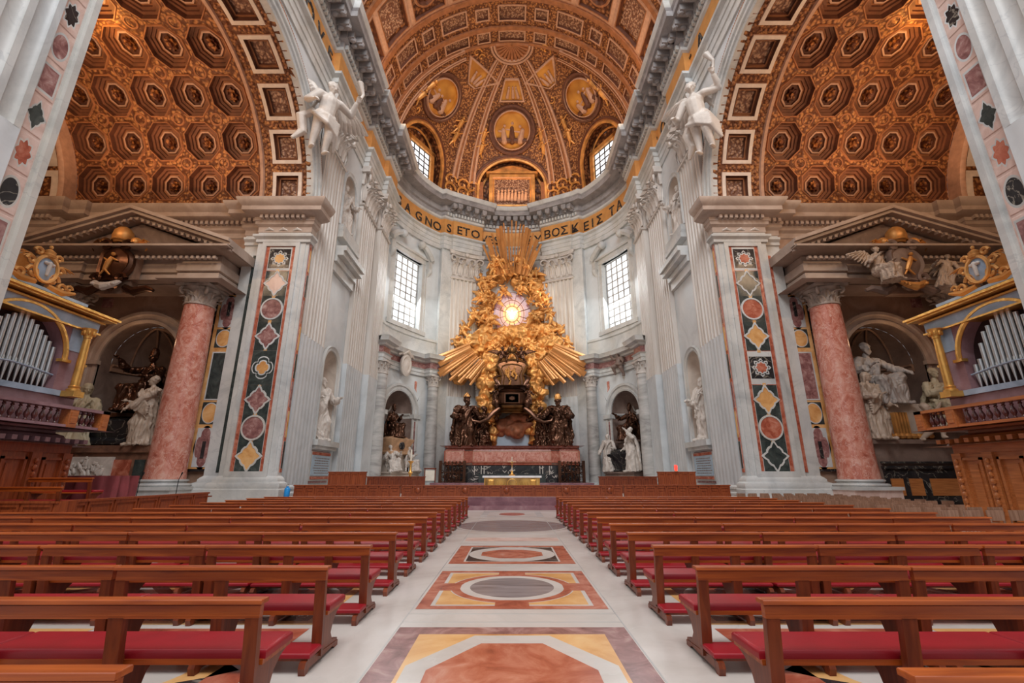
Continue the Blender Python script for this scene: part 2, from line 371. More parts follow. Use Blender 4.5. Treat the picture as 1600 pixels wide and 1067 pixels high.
def capital_round(r, h):
    mb = MB(); mb.lathe([(r * 1.0, 0), (r * 1.12, h * .02), (r * 1.12, h * .07), (r * .98, h * .1), (r * .95, h * .4), (r * 1.05, h * .7), (r * 1.3, h * .86), (r * .9, h * .87)], n=20)
    for row, (zz, hh, o) in enumerate(((.1, .36, .12), (.34, .36, .2))):
        for i in range(8):
            leaf(mb, RZ(45 * i + 22.5 * row) @ T(0, r * .93, h * zz), r * .74, h * hh, r * o * 2, r * .34)
    for i in range(4):
        M = RZ(90 * i + 45)
        volute(mb, M @ T(0, r * 1.22, h * .76) @ RZ(90), r * .30, r * .13)
        mb.ell(M @ RZ(45) @ Vector((0, r * 1.05, h * .9)), (r * .16,) * 3, n=8)
    ring = []
    for i in range(4):
        for j in range(8):
            a = rad(90 * i + 45 + j * 11.25 - 0); s = abs(j - 4) / 4; q = r * (1.22 + .62 * s ** 1.7); ring.append((q * cos(a), q * sin(a)))
    mb.grid([[(x, y, z) for x, y in ring] for z in (h * .88, h)], True); mb.face([(x, y, h) for x, y in ring]); mb.face([(x, y, h * .88) for x, y in ring][::-1])
    return mb
def column(r, h, n=28):
    """shaft with entasis and plain base, z from 0"""
    sh = MB(); pr = []
    for k in range(13):
        t = k / 12; pr.append((r * (1 - .16 * t ** 1.8), .55 * r + (h - .55 * r) * t))
    sh.lathe([(r * 1.06, .5 * r), (r * 1.06, .58 * r)] + pr[1:], n=n)
    ba = MB(); ba.box(-r * 1.38, r * 1.38, -r * 1.38, r * 1.38, -.02, r * .16)
    ba.lathe([(r * 1.34, r * .16), (r * 1.40, r * .24), (r * 1.34, r * .32), (r * 1.16, r * .34), (r * 1.12, r * .42), (r * 1.22, r * .46), (r * 1.2, r * .53), (r * 1.05, r * .56)], n=n)
    return sh, ba

AC, AZ = 19.6, 19.5          # arch centre (y, z) of the side chambers
def side(s):
    L = 'left' if s < 0 else 'right'
    A = lambda: MB(s)
    # ---- choir flank wall, with arch opening into the side chamber
    mb = A(); Y0, Y1 = 2.0, 28.0; XW = 14.0; TOP = 29.4; R0 = 8.45
    mb.box(XW, XW + 4, Y0, 11.55, 0, 19.5)
    top = []; arc = []
    for i in range(41):
        a = pi * i / 40; arc.append((XW, AC + R0 * cos(a), AZ + R0 * sin(a)))
        top.append((XW, max(Y0, min(Y1, AC + R0 * 1.0 * cos(a) * 1.0)), TOP))
    mb.grid([arc, top]); mb.face([(XW, 11.15, 19.4), (XW, 11.15, TOP), (XW, Y0, TOP), (XW, Y0, 19.4)])
    # straight flank beyond the arch with two niches (built as frames around the openings)
    def flank_niche(yc, hw, z0, zs, dep=1.1):
        rows = []
        for i in range(17):     # half round recess with half dome
            a = pi * i / 16; rows.append([Vector((XW + dep * sin(a), yc - hw * cos(a), z)) for z in (z0, zs)])
        mb2 = A(); mb2.grid(rows)
        dome = []
        for j in range(9):
            e = pi / 2 * j / 8; dome.append([Vector((XW + dep * sin(pi * i / 16) * cos(e), yc - hw * cos(pi * i / 16) * cos(e), zs + hw * sin(e))) for i in range(17)])
        mb2.grid(dome); mb2.face([(XW + dep * sin(pi * i / 16), yc - hw * cos(pi * i / 16), z0) for i in range(17)])
        return mb2
    n1 = (34.25, 1.35, 4.15, 9.6); n2 = (34.25, 1.3, 21.2, 25.2)
    ya, yb = 27.9, 42.3
    def wall_with_hole(yc, hw, z0, zs, zlo, zhi):
        yl, yr = yc - 2.3, yc + 2.3
        mb.face([(XW, yl, zlo), (XW, yr, zlo), (XW, yr, z0), (XW, yl, z0)])
        arc = [(XW, yc - hw * cos(pi * i / 16), zs + hw * sin(pi * i / 16)) for i in range(17)]
        tp = [(XW, yc - 2.3 * cos(pi * i / 16) if 0 < i < 16 else (yl if i == 0 else yr), zhi) for i in range(17)]
        mb.grid([arc, tp]); mb.face([(XW, yl, z0), (XW, yc - hw, z0), (XW, yc - hw, zs), (XW, yl, zs)]); mb.face([(XW, yr, z0), (XW, yc + hw, z0), (XW, yc + hw, zs), (XW, yr, zs)])
        mb.face([(XW, yl, zs), (XW, yc - hw, zs), (XW, yl, zhi)]); mb.face([(XW, yr, zs), (XW, yc + hw, zs), (XW, yr, zhi)])
    wall_with_hole(*n1, 0, 18); wall_with_hole(*n2, 18, TOP)
    mb.face([(XW, ya, 0), (XW, n1[0] - 2.3, 0), (XW, n1[0] - 2.3, TOP), (XW, ya, TOP)]); mb.face([(XW, n1[0] + 2.3, 0), (XW, yb, 0), (XW, yb, TOP), (XW, n1[0] + 2.3, TOP)])
    mb.box(XW + .0, XW + 2.6, 27.65, 28.45, 0, 19.5)
    wall = struct(mb.build('wall_' + L, M_WALL))
    k = flank_niche(*n1); k.build('niche', M_TRAV, wall); k = flank_niche(*n2); k.build('niche', M_TRAV, wall)
    # niche architraves, shelf, sill
    for yc, hw, z0, zs in (n1, n2):
        k = A(); rows = []
        pts = [(yc - hw, z0)] + [(yc - hw * cos(pi * i / 16), zs + hw * sin(pi * i / 16)) for i in range(17)] + [(yc + hw, z0)]
        def off(e, x): return [(XW - x, yc + (y - yc) * (hw + e) / hw, zs + (z - zs) * (hw + e) / hw if z > zs else z) for y, z in pts]
        k.grid([off(0, -.1), off(0, .12), off(.14, .16), off(.2, .1), off(.34, .2), off(.42, .02)]); k.build('niche_frame', M_WHITE, wall)
    k = A()
    for z0, z1, d, y0, y1 in ((3.5, 3.75, .35, 32.5, 36.3), (3.75, 4.15, .55, 32.3, 36.4), (16.9, 17.6, .3, 32.1, 36.5), (17.6, 18.1, .5, 32.0, 36.55), (18.1, 18.5, .95, 32.0, 36.55), (18.5, 18.9, 1.15, 32.0, 36.55), (20.3, 21.1, .5, 32.5, 36.2), (19.9, 20.3, .6, 32.4, 36.3)):
        k.box(XW - d, XW + .1, y0, y1, z0, z1)
    k.build('string_course', M_WHITE, wall)
    k = A(); k.box(XW - .06, XW + .05, 32.6, 35.9, 1.2, 3.4); k.build('backing_strip', M_PURP, wall)
    # giant fluted pilasters
    for y0, y1, x, zf in ((28.15, 31.95, 13.62, 10.6), (36.6, 40.75, 13.62, 10.6), (40.95, 44.1, 13.15, 10.6)):
        w = y1 - y0; th = XW - x + (0 if x > 13.3 else .4); M = T(XW + (0 if x > 13.3 else .4), (y0 + y1) / 2, 0) @ RZ(90)
        k = A(); k.add(flutes(w - .25, .9, 25.6, zf, 7, .18, th), M); po = k.build('pilaster', [M_SHAFT, M_WALL], wall)
        k = A(); k.add(attic_base(w - .1, th, 0, 1.15), M); k.build('pilaster_base', M_WHITE, po)
        k = A(); k.add(capital_flat(w - .25, 25.5, 3.95, th), M); k.build('capital', M_TRAV if False else M_STATC, po)
    # ---- pier front facing the nave
    k = A(); FY = 27.6
    k.box(13.85, 17.05, FY, FY + .9, 0, 17.6)
    k.box(17.05, 18.2, FY + .45, FY + .9, 0, 17.2); k.box(13.65, 14.05, FY + .05, 28.15, 0, 19.5)
    pier = struct(k.build('trim_1' if s < 0 else 'trim_2', M_WHITE))
    Sf = lambda u, v, d: Vector((u, FY - d - .012, v))
    k = A(); U = 15.45; HW = .98
    # raised white frame and the marble inlay between its sides
    for a, b, c, d in ((14.2, 14.47, 1.6, 16.75), (16.43, 16.7, 1.6, 16.75)): k.box(a, b, FY - .1, FY, c, d)
    k.box(14.47, 16.43, FY - .1, FY, 16.45, 16.75); k.box(14.47, 16.43, FY - .1, FY, 1.6, 1.95); k.build('panel_frame', M_WHITE, pier)
    k = A(); MW, MO, MP, MD, MR, MY, MB_, MK = range(8)
    mats = [M_PINK, M_RED, M_PURP, M_GREEN, M_RED, M_YEL, M_BLACK, M_WHITE]
    zz = [(15.52, .74), (13.77, .78), (11.99, .80), (10.18, .86), (8.1, 1.02), (6.1, .9), (4.45, .82), (2.85, .86)]
    kinds = ['q', 's1', 'c', 's2', 'x', 's2', 'c', 's3'] if s < 0 else ['q', 's2', 'c', 's3', 'q', 's3', 'c', 's2']
    edges = [16.45] + [(zz[i][0] - zz[i][1] + zz[i + 1][0] + zz[i + 1][1]) / 2 for i in range(7)] + [1.95]
    for i, ((z, h), kd) in enumerate(zip(zz, kinds)):
        e0, e1 = edges[i + 1], edges[i]; zc = (e0 + e1) / 2; hh = (e1 - e0) / 2
        rw = .68; c1 = {'s1': 0, 's2': MP if s < 0 else MD, 's3': MY, 'c': MP if s < 0 else MR}.get(kd, MY)
        ba = [('r', .76, hh - .002, .0, MR), ('r', .74, hh - .002, .01, MK), ('r', .73, hh - .003, .012, MD)]
        if kd == 'q': lp = [('r', .76, hh * .96, 0, MR), ('r', .70, .70, .02, MK), ('r', .64, .64, .02, MB_), ('f', .60, .60, .02, MB_), ('f', .50, .50, .03, MK), ('o', .42, .42, .03, MB_), ('f', .36, .36, .03, MK), ('c', .28, .28, .04, MY if s < 0 else MR)]
        elif kd == 'c': lp = ba + [('c', .73, .76, .0, MD), ('c', .72, .75, .05, MK), ('c', .62, .65, .05, MK), ('c', .61, .64, .02, c1)]
        elif kd == 'x': lp = ba[:1] + [('r', .74, hh - .01, .02, MK), ('r', .68, hh - .08, .02, MD), ('x', .66, .72, .03, MD), ('x', .60, .64, .03, MK), ('x', .46, .48, .03, MD), ('x', .36, .40, .03, MK), ('x', .30, .34, .04, MY)]
        else: lp = ba + [('s', .75, .86, .01, MD), ('s', .74, .85, .04, MK), ('s', .60, .70, .04, MK), ('s', .59, .69, .02, c1)]
        cell(k, Sf, U, zc, HW, hh, lp)
        if i < 7: k.box(U - .10, U + .10, FY - .03, FY, e0 - .12, e0 + .12, MY); k.box(U - .16, U + .16, FY - .02, FY, e0 - .06, e0 + .06, MK)
    k.build('inlaid_panel', mats, pier)
    # narrow inlay strip on the choir side of the corner
    k = A(); Sx = lambda u, v, d: Vector((13.65 - d, u, v)); k.box(13.6, 13.66, 27.78, 28.02, 1.9, 17.5, MR)
    for i in range(9):
        z = 2.9 + i * 1.8; cell(k, Sx, 27.9, z, .12, .82, [('r', .11, .78, .06, MK), ('s', .09, .66, .06, (MD, MY, MP)[i % 3])], MK, 16)
    k.build('inlaid_strip', mats, pier)
    # dark and red strips, second (black framed) inlay panel on the recessed wall
    k = A(); k.box(17.15, 17.5, FY + .42, FY + .46, 1.9, 16.0, MD if s < 0 else MR)
    k.box(17.0, 18.3, 28.1, 28.3, 15.4, 16.2, MR)
    k.box(17.66, 19.5, 28.22, 28.32, 1.95, 13.35, MB_); k.box(17.8, 19.36, 28.19, 28.24, 2.1, 13.2, MY)
    S2 = lambda u, v, d: Vector((u, 28.19 - d, v)); c = 18.58
    for z, h, kd in ((12.0, 1.05, 'b'), (10.2, .62, 'e'), (7.75, 1.55, 'g'), (5.4, .68, 'e'), (3.35, 1.15, 'b')):
        if kd == 'e': cell(k, S2, c, z, .55, h, [('r', .54, h, .01, MD), ('c', .5, h * .95, .02, MD), ('c', .44, h * .86, .03, MK), ('c', .43, h * .85, .02, MY)])
        elif kd == 'g': cell(k, S2, c, z, .55, h, [('r', .54, h, .02, MK), ('r', .46, h - .08, .02, MK), ('r', .45, h - .09, .02, MD if s < 0 else MP)])
        else: cell(k, S2, c, z, .55, h, [('r', .54, h, .02, MY), ('x', .60, h * 1.1, .02, MK), ('x', .52, h, .02, MK), ('x', .50, h * .96, .02, MP)])
    for z in (12.2, 3.2): k.box(c - .1, c + .1, 28.14, 28.19, z - .5, z + .5, MB_)
    k.build('inlaid_strip', mats, pier)
    # outer pier of the chamber, mirrored beyond the monument
    k = A(); k.box(30.9, 34.0, FY, FY + .9, 0, 17.6); k.box(29.8, 30.9, FY + .45, FY + .9, 0, 17.2); k.box(31.3, 33.4, FY - .05, FY, 1.9, 16.6); pier2 = k.build('outer_pier', M_WHITE, pier)
    k = A(); k.box(31.5, 33.2, FY - .08, FY - .04, 2.1, 16.4, MR)
    for i in range(8): cell(k, lambda u, v, d: Vector((u, FY - .08 - d, v)), 32.35, 2.95 + i * 1.78, .8, .85, [('s', .74, .80, .04, MK), ('s', .62, .68, .04, (MD, MY, MP)[i % 3])])
    k.build('inlaid_panel', mats, pier)
    # pier mouldings: plinth, capital band, impost cornice
    cham = [(36, 28.42), (34.0, 28.42), (34.0, 27.6), (30.9, 27.6), (30.9, 28.05), (29.8, 28.05), (29.8, 28.42), (18.2, 28.42), (18.2, 28.05), (17.05, 28.05), (17.05, 27.6), (13.65, 27.6), (13.65, 28.2)]
    k = A()
    k.sweep([(0, 0), (.45, 0), (.45, .95), (.38, 1.0), (.42, 1.15), (.36, 1.3), (.2, 1.38), (.2, 1.5), (.12, 1.6), (0, 1.7)], cham[7:], side=-1)
    k.build('plinth', M_WHITE, pier)
    k = A(); k.sweep([(0, 16.7), (.12, 16.75), (.12, 16.95), (.3, 17.1), (.3, 17.25), (.06, 17.3), (.06, 17.9), (0, 17.95)], cham[8:], side=-1); k.build('capital_band', M_WHITE, pier)
    for q in range(3): k = A(); k.tube([(14.5 + q * .95 - .3, 27.5, 17.6), (14.5 + q * .95, 27.46, 17.72), (14.5 + q * .95 + .3, 27.5, 17.6)], [.04, .1, .04], 6); k.build('carved_lily', M_STAT, pier)
    pr = [(0, 17.4), (.1, 17.5), (.1, 17.85), (.28, 18.0), (.28, 18.2), (.34, 18.25), (.34, 18.5), (.8, 18.6), (.95, 18.7), (.95, 19.0), (1.1, 19.15), (1.25, 19.4), (1.25, 19.52), (-.8, 19.55)]
    k = A(); k.sweep(pr[:-1] + [(-.6, 19.55)], cham, side=-1)
    for i in range(60): x = 13.9 + i * .35; y = 27.6 if x < 17.05 else (28.05 if x < 18.2 else 28.42); y = 27.6 if 30.9 < x < 34 else y; k.box(x, x + .2, y - .62, y - .2, 18.3, 18.55)
    k.build('impost_cornice', M_TRAVD, pier)
    # rear wall of the chamber with the niche opening
    k = A(); YB = 28.4; NC, NR, NZ = 23.9, 2.55, 8.75
    arc = [(NC - NR * cos(pi * i / 20), YB, NZ + NR * sin(pi * i / 20)) for i in range(21)]
    tp = [(NC - 10 * cos(pi * i / 20) if 0 < i < 20 else (13.9 if i == 0 else 33.9), YB, 19.5) for i in range(21)]
    k.grid([arc, tp]); k.face([(17, YB, 0), (NC - NR, YB, 0), (NC - NR, YB, NZ), (13.9, YB, NZ)]); k.face([(34, YB, 0), (NC + NR, YB, 0), (NC + NR, YB, NZ), (34, YB, NZ)]); k.face([(13.9, YB, NZ), (NC - NR, YB, NZ), (13.9, YB, 19.5)]); k.face([(33.9, YB, NZ), (NC + NR, YB, NZ), (33.9, YB, 19.5)])
    k.box(34.0, 38, 28.3, 28.6, 0, 24)
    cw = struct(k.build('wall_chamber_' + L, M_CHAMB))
    k = A()   # niche interior: jambs, curved back, half dome
    rows = []
    for i in range(25):
        a = pi * i / 24; rows.append([Vector((NC - NR * cos(a), YB + .9 + 2.3 * sin(a), z)) for z in (0, NZ)])
    rows = [[Vector((NC - NR, YB, z)) for z in (0, NZ)]] + rows + [[Vector((NC + NR, YB, z)) for z in (0, NZ)]]
    k.grid(rows)
    k.grid([[Vector((NC - NR * cos(pi * i / 24), YB + (.9 if j else 0), NZ + NR * sin(pi * i / 24))) for i in range(25)] for j in (0, 1)])
    k.grid([[Vector((NC - NR * cos(pi * i / 24) * cos(e), YB + .9 + 2.3 * sin(pi * i / 24) * cos(e) * 1.0, NZ + NR * sin(e))) for i in range(25)] for e in [pi / 2 * j / 8 for j in range(9)]])
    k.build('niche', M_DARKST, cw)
    k = A()   # coffer bands and ribs inside the niche head
    for a in (30, 60, 90, 120, 150):
        k.tube([(NC - (NR - .06) * cos(rad(a)) * cos(e), YB + .9 + 2.22 * sin(rad(a)) * cos(e), NZ + (NR - .08) * sin(e)) for e in [pi / 2 * j / 9 for j in range(10)]], .07, 6)
    k.sweep([(0, NZ - .5), (.12, NZ - .45), (.12, NZ - .2), (.25, NZ - .1), (.25, NZ), (0, NZ)], [(NC - NR * cos(pi * i / 24), YB + .9 + 2.3 * sin(pi * i / 24)) for i in range(25)])
    k.tube([(NC + .55 * cos(a), YB + 3.0, 10.1 + .45 * sin(a)) for a in [2 * pi * i / 20 for i in range(21)]], .08, 6)
    k.build('niche_moulding', M_CHAMB, cw)
    k = A()   # archivolt of the niche
    def arcp(r, y): return [(NC - r, y, 5.0)] + [(NC - r * cos(pi * i / 24), y, NZ + r * sin(pi * i / 24)) for i in range(25)] + [(NC + r, y, 5.0)]
    k.grid([arcp(NR, YB + .1), arcp(NR, YB - .12), arcp(NR + .2, YB - .16), arcp(NR + .24, YB - .08), arcp(NR + .5, YB - .1), arcp(NR + .56, YB - .2), arcp(NR + .75, YB - .2), arcp(NR + .8, YB)])
    for q in (-1, 1): k.box(NC + q * 3 - .6, NC + q * 3 + .6, YB - .3, YB, NZ - .25, NZ)
    k.build('niche_archivolt', M_TRAVD, cw)
    # coloured wall strips above
    k = A()
    for x0, x1, z0, z1, m in ((18.0, 19.3, 15.9, 16.7, MR), (18.5, 19.6, 13.7, 14.5, MP), (20.6, 21.3, 12.4, 13.0, MP), (26.5, 27.2, 12.4, 13.0, MP)): k.box(x0, x1, YB - .04, YB, z0, z1, m)
    cell(k, lambda u, v, d: Vector((u, YB - .04 - d, v)), 18.65, 16.3, .5, .4, [('s', .45, .36, .02, MK), ('s', .38, .3, .02, MY)])
    k.build('inlaid_panel', mats, cw)
    # ---- near pier, only its choir face: flutes, inlay strip, corner moulding
    k = A(); k.add(flutes(4.6, 1, 29, 11.0, 7, .13, .3), T(14.0, 8.25, 0) @ RZ(90)); k.build('pilaster', [M_WHITE, M_WALL], wall)
    k = A(); Sn = lambda u, v, d: Vector((13.93 - d, u, v)); k.box(13.93, 14.0, 10.62, 11.28, 0, 29, MW)
    for i, z in enumerate([1.6 + 1.28 * j for j in range(16)]):
        kd = ('s', 'r', 'c', 'f')[i % 4]; cell(k, Sn, 10.95, z, .30, .6, [('r', .29, .58, .02, MW), (kd, .27, .5, .02, MW), (kd, .22, .42, .02, MK), (kd, .2, .38, .02, (MP, MB_, MR, MD, MP)[i % 5])])
    k.build('inlaid_strip', mats, wall)
    k = A()
    for y0, y1, d in ((11.28, 11.36, .1), (11.36, 11.55, .22), (10.55, 10.62, .1)): k.box(14 - d, 14.3, y0, y1, 0, 19.6)
    k.build('corner_moulding', M_WHITE, wall)
    # ---- great arch: archivolt on the choir face
    k = A()
    def AR(r, x): return [(x, AC + r * cos(a), AZ + r * sin(a)) for a in [pi * i / 48 for i in range(49)]]
    k.grid([AR(8.0, 14.3), AR(8.0, 13.86), AR(8.10, 13.80), AR(8.14, 13.86), AR(8.30, 13.86), AR(8.34, 13.74), AR(8.48, 13.70), AR(8.52, 13.8), AR(8.66, 13.8), AR(8.72, 13.66), AR(8.9, 13.62), AR(8.95, 14.0)])
    ao = struct(k.build('trim_3' if s < 0 else 'trim_4', M_WHITE))
    k = A(); k.grid([AR(8.95, 14.0), AR(8.95, 13.84), AR(9.35, 13.80), AR(9.38, 14.0)])
    for i in range(200): a = pi * (i + .5) / 200; c0 = Vector((13.78, AC + 9.15 * cos(a), AZ + 9.15 * sin(a))); k.box(-.05, .05, -.045, .045, -.10, .10, M=T(*c0) @ RX(math.degrees(a) - 90) )
    k.build('dentil_band', M_VMID, ao)
    # ring soffit with square coffers
    def RS(R): return lambda u, v, d: Vector((u, AC + (R - d) * cos(v), AZ + (R - d) * sin(v)))
    k = A(); S = RS(8.0); mats2 = [M_VAULTF, M_VEDGE, M_VDARK, M_VMID, M_CREL, M_VWHITE]; hp = rad(10)
    for i in range(9):
        v = rad(10 + 20 * i); h = hp; e = 1 / 8.0
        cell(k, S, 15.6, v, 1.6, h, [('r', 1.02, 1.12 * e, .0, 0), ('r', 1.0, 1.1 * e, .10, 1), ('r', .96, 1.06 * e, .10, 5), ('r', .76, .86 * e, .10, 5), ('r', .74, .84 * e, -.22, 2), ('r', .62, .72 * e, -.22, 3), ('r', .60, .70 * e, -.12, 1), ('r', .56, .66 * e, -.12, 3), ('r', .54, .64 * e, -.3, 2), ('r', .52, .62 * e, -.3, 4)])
        for q in range(7):
            for uu in (14.42, 16.92): p = S(uu, v + (q - 3) * rad(2.7), .04); k.ell(p, (.11, .11, .14), n=6, m=3)
        for q in range(6): p = S(14.9 + q * .28, v + hp, .04); k.ell(p, (.1, .1, .12), n=6, m=3)
    k.grid([AR(8.0, 17.2), AR(7.85, 17.25), AR(7.85, 17.45), AR(8.15, 17.55), AR(8.6, 17.7)], m=1)
    ring = struct(k.build('ceiling_arch_band' if True else '', mats2))
    # barrel vault with octagonal coffers
    k = A(); S = RS(8.6); e = 1 / 8.6; P = 2.62; hh = rad(10)
    for i in range(9):
        v = rad(13.3 + 19.2 * i) if False else rad(14 + 19 * i)
        for j in range(5):
            u = 17.78 + P * (j + .5); hv = rad(9.5)
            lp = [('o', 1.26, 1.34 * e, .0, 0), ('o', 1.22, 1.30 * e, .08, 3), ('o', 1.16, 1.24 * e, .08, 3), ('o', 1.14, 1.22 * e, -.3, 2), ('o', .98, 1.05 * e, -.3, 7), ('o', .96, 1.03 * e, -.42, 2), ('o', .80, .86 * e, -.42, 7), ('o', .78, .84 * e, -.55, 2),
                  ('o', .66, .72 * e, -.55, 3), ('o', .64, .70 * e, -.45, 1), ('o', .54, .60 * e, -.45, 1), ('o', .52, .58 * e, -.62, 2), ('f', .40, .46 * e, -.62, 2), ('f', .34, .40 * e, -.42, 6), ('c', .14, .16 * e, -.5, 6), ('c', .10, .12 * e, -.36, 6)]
            cell(k, S, u, v, P / 2, hv, lp)
        for j in range(6):      # small lozenge bosses between the coffers
            u = 17.78 + P * j; vv = v + hv
            if 17.8 < u < 30.8:
                cell(k, S, u, vv, .42, .42 * e, [('c', .40, .40 * e, .05, 3), ('c', .30, .30 * e, .05, 3), ('c', .28, .28 * e, -.05, 2), ('f', .2, .2 * e, .0, 6)], n=16, sh0='c', d0=.0)
    k.grid([[S(u, rad(a), 0) for u in (17.78, 30.88)] for a in (0, 4.5)], m=0); k.grid([[S(u, rad(a), 0) for u in (17.78, 30.88)] for a in (175.5, 180)], m=0)
    k.grid([[(17.78, *q[1:]) for q in AR(8.6, 0)], [(17.78, *q[1:]) for q in AR(9.4, 0)]], m=2)
    for j in range(12): p = (17.9 + j * 1.16, AC + 8.45, AZ + .32); k.ell(p, (.16, .14, .22), n=8, m=6); k.capsule((p[0] - .25, p[1], p[2] - .1), (p[0] + .25, p[1], p[2] - .1), .07, .07, 6, m=6)
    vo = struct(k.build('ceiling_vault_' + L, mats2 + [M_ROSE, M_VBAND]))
    # outer arch ring of the chamber and tympanum beyond
    k = A(); k.grid([AR(8.6, 30.88), AR(7.7, 30.9), AR(7.6, 31.05), AR(7.6, 31.2), AR(8.0, 31.35), AR(8.0, 33.9), AR(7.6, 34.0), AR(7.6, 34.3), AR(8.8, 34.4), AR(8.8, 38)], mats=[1, 1, 1, 1, 0, 1, 1, 1, 0])
    for i in range(9):
        v = rad(10 + 20 * i); cell(k, RS(8.0), 32.6, v, 1.0, hp * .9, [('r', .8, 1.0 / 8, .1, 5), ('r', .6, .8 / 8, .1, 5), ('r', .58, .78 / 8, -.2, 2), ('r', .5, .7 / 8, -.2, 4)], d0=.02)
    k.build('outer_arch', mats2, vo)
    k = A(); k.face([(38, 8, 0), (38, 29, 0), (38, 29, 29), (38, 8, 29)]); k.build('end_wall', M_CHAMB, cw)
    # near wall of the chamber (unseen side) closing the space
    k = A(); k.box(18, 38, 11.0, 11.2, 0, 20); k.build('near_wall', M_TRAV, cw)
    return wall, pier
M_STATC = marble('carved_capital_marble', [(.3, (.46, .41, .37)), (.6, (.68, .63, .58))], .8, 2, .5)
for s in (-1, 1): side(s)
# ================================================================== MAIN ENTABLATURE, APSE, VAULT
YC = 42.2; RA = 13.9
def ap(th, r=RA, z=0): return Vector((r * sin(rad(th)), YC + r * cos(rad(th)), z))
plan = [(-14.0, 2), (-14.0, 28.1), (-13.5, 28.1), (-13.5, 32.0), (-14.0, 32.0), (-14.0, 36.5), (-13.5, 36.5), (-13.5, 40.85), (-13.0, 40.85), (-13.0, 44.2)]
def frange(a, b, n): return [a + (b - a) * i / n for i in range(n + 1)]
def chord(t0, t1, r): return [tuple(ap(t0, r)[:2]), tuple(ap(t1, r)[:2])]
arcs = []
for a in frange(-80.5, -42, 10): arcs.append(tuple(ap(a, 13.75)[:2]))
for a in (-40.8, -36.2): arcs.append(tuple(ap(a, 13.2)[:2]))
for a in (-35.6, -18.2): arcs.append(tuple(ap(a, 12.95)[:2]))
for a in frange(-17, 17, 8): arcs.append(tuple(ap(a, 13.75)[:2]))
plan = plan + arcs[:-9] + [q for q in arcs[-9:]]
half = plan[:]; 
right = [(-x, y) for x, y in plan[:10 + 11 + 4]][::-1]
plan = plan[:10 + 11 + 4] + arcs[-9:] + right
prof = [(-.3, 29.35, 0), (.12, 29.35, 0), (.12, 29.9, 0), (.2, 29.95, 0), (.2, 30.45, 0), (.28, 30.5, 0), (.28, 30.9, 0), (.55, 31.05, 0), (.58, 31.25, 0), (.12, 31.3, 1), (.12, 33.5, 0), (.3, 33.6, 0), (.35, 33.85, 2), (.35, 34.35, 2), (.6, 34.45, 2), (.62, 34.6, 2), (.62, 35.2, 2), (1.75, 35.25, 2), (1.75, 35.75, 2), (1.9, 35.9, 0), (2.05, 36.25, 0), (2.05, 36.45, 0), (-.3, 36.5, 0)]
mb = MB(); mb.sweep([(d, z) for d, z, m in prof], plan, mats=[m for d, z, m in prof][:-1], ends=False)
M_CORN = marble('grey_cornice_stone', [(.3, (.20, .19, .19)), (.6, (.36, .34, .34))], .8, 2, .6)
def along(plan, step, start=0):
    out = []; acc = -start
    for a, b in zip(plan[:-1], plan[1:]):
        a = Vector(a); b = Vector(b); L = (b - a).length; d = (b - a) / L if L > 1e-6 else Vector((0, 1)); n = Vector((d.y, -d.x)); t = -acc
        if L < 1.0 and step > .3: acc += L; acc %= step; acc = -((step - acc) % step) if False else acc; continue
        k = int(L // step); off = (L - k * step) / 2
        for i in range(k + 1): out.append((a + d * (off + i * step), n, d))
    return out
def orient(p, n, z): return Matrix(((-n.y, n.x, 0, p.x), (n.x, n.y, 0, p.y), (0, 0, 1, z), (0, 0, 0, 1)))
for p, n, d in along(plan, .42):
    if p.y > 18: mb.box(-.13, .13, .34, .58, 33.92, 34.32, 0, M=orient(p, n, 0))
ent = struct(mb.build('trim_5', [M_WHITE, M_FRIEZE, M_CORN]))
k = MB()
for p, n, d in along(plan, 1.12):
    if p.y > 18:
        M = orient(p, n, 0); k.box(-.30, .30, .6, 1.6, 34.68, 35.22, 0, M=M); k.ell(M @ Vector((0, 1.45, 34.72)), (.28, .24, .24), n=8); k.ell(M @ Vector((0, .85, 34.62)), (.28, .2, .2), n=8)
k.build('modillion_band', M_CORN, ent)
# lettering on the gilded frieze
def letters(txt, th0, th1, R_, size, name='inscription', straight=None):
    n = len(txt); k = MB(); objs = []
    for i, ch in enumerate(txt):
        if ch == ' ': continue
        cu = bpy.data.curves.new('t', 'FONT'); cu.body = ch; cu.size = size; cu.extrude = .03; cu.align_x = 'CENTER'; cu.resolution_u = 3; cu.offset = .02
        o = bpy.data.objects.new('t', cu); C.objects.link(o); dg = bpy.context.evaluated_depsgraph_get(); me = bpy.data.meshes.new_from_object(o.evaluated_get(dg))
        th = th0[i] if hasattr(th0, '__len__') else 0; p = ap(th, R_(th)) if not straight else Vector((straight[0], straight[1] + (straight[2] - straight[1]) * i / (n - 1), 0))
        rot = (-th if not 17.3 < abs(th) < 35.9 else (26.9 if th < 0 else -26.9)) if not straight else straight[3]
        M = Matrix.Translation((p.x, p.y, 31.75)) @ RZ(rot) @ RX(90)
        b0 = len(k.v); k.v += [tuple(M @ v.co) for v in me.vertices]; k.f += [tuple(b0 + q for q in f.vertices) for f in me.polygons]; k.m += [0] * len(me.polygons)
        bpy.data.objects.remove(o); bpy.data.curves.remove(cu); bpy.data.meshes.remove(me)
    return k.build(name, M_BLACK, ent, smooth=False)
Rf = lambda th: 13.58 if abs(th) < 17.3 or abs(th) > 41 else ((12.95 * cos(rad(8.7)) - .15) / cos(rad(abs(th) - 26.9)) if abs(th) < 35.9 else 13.03)
letters('PASCE OVE', 0, 0, Rf, 1.75, straight=(-13.84, 13, 27.2, 90))
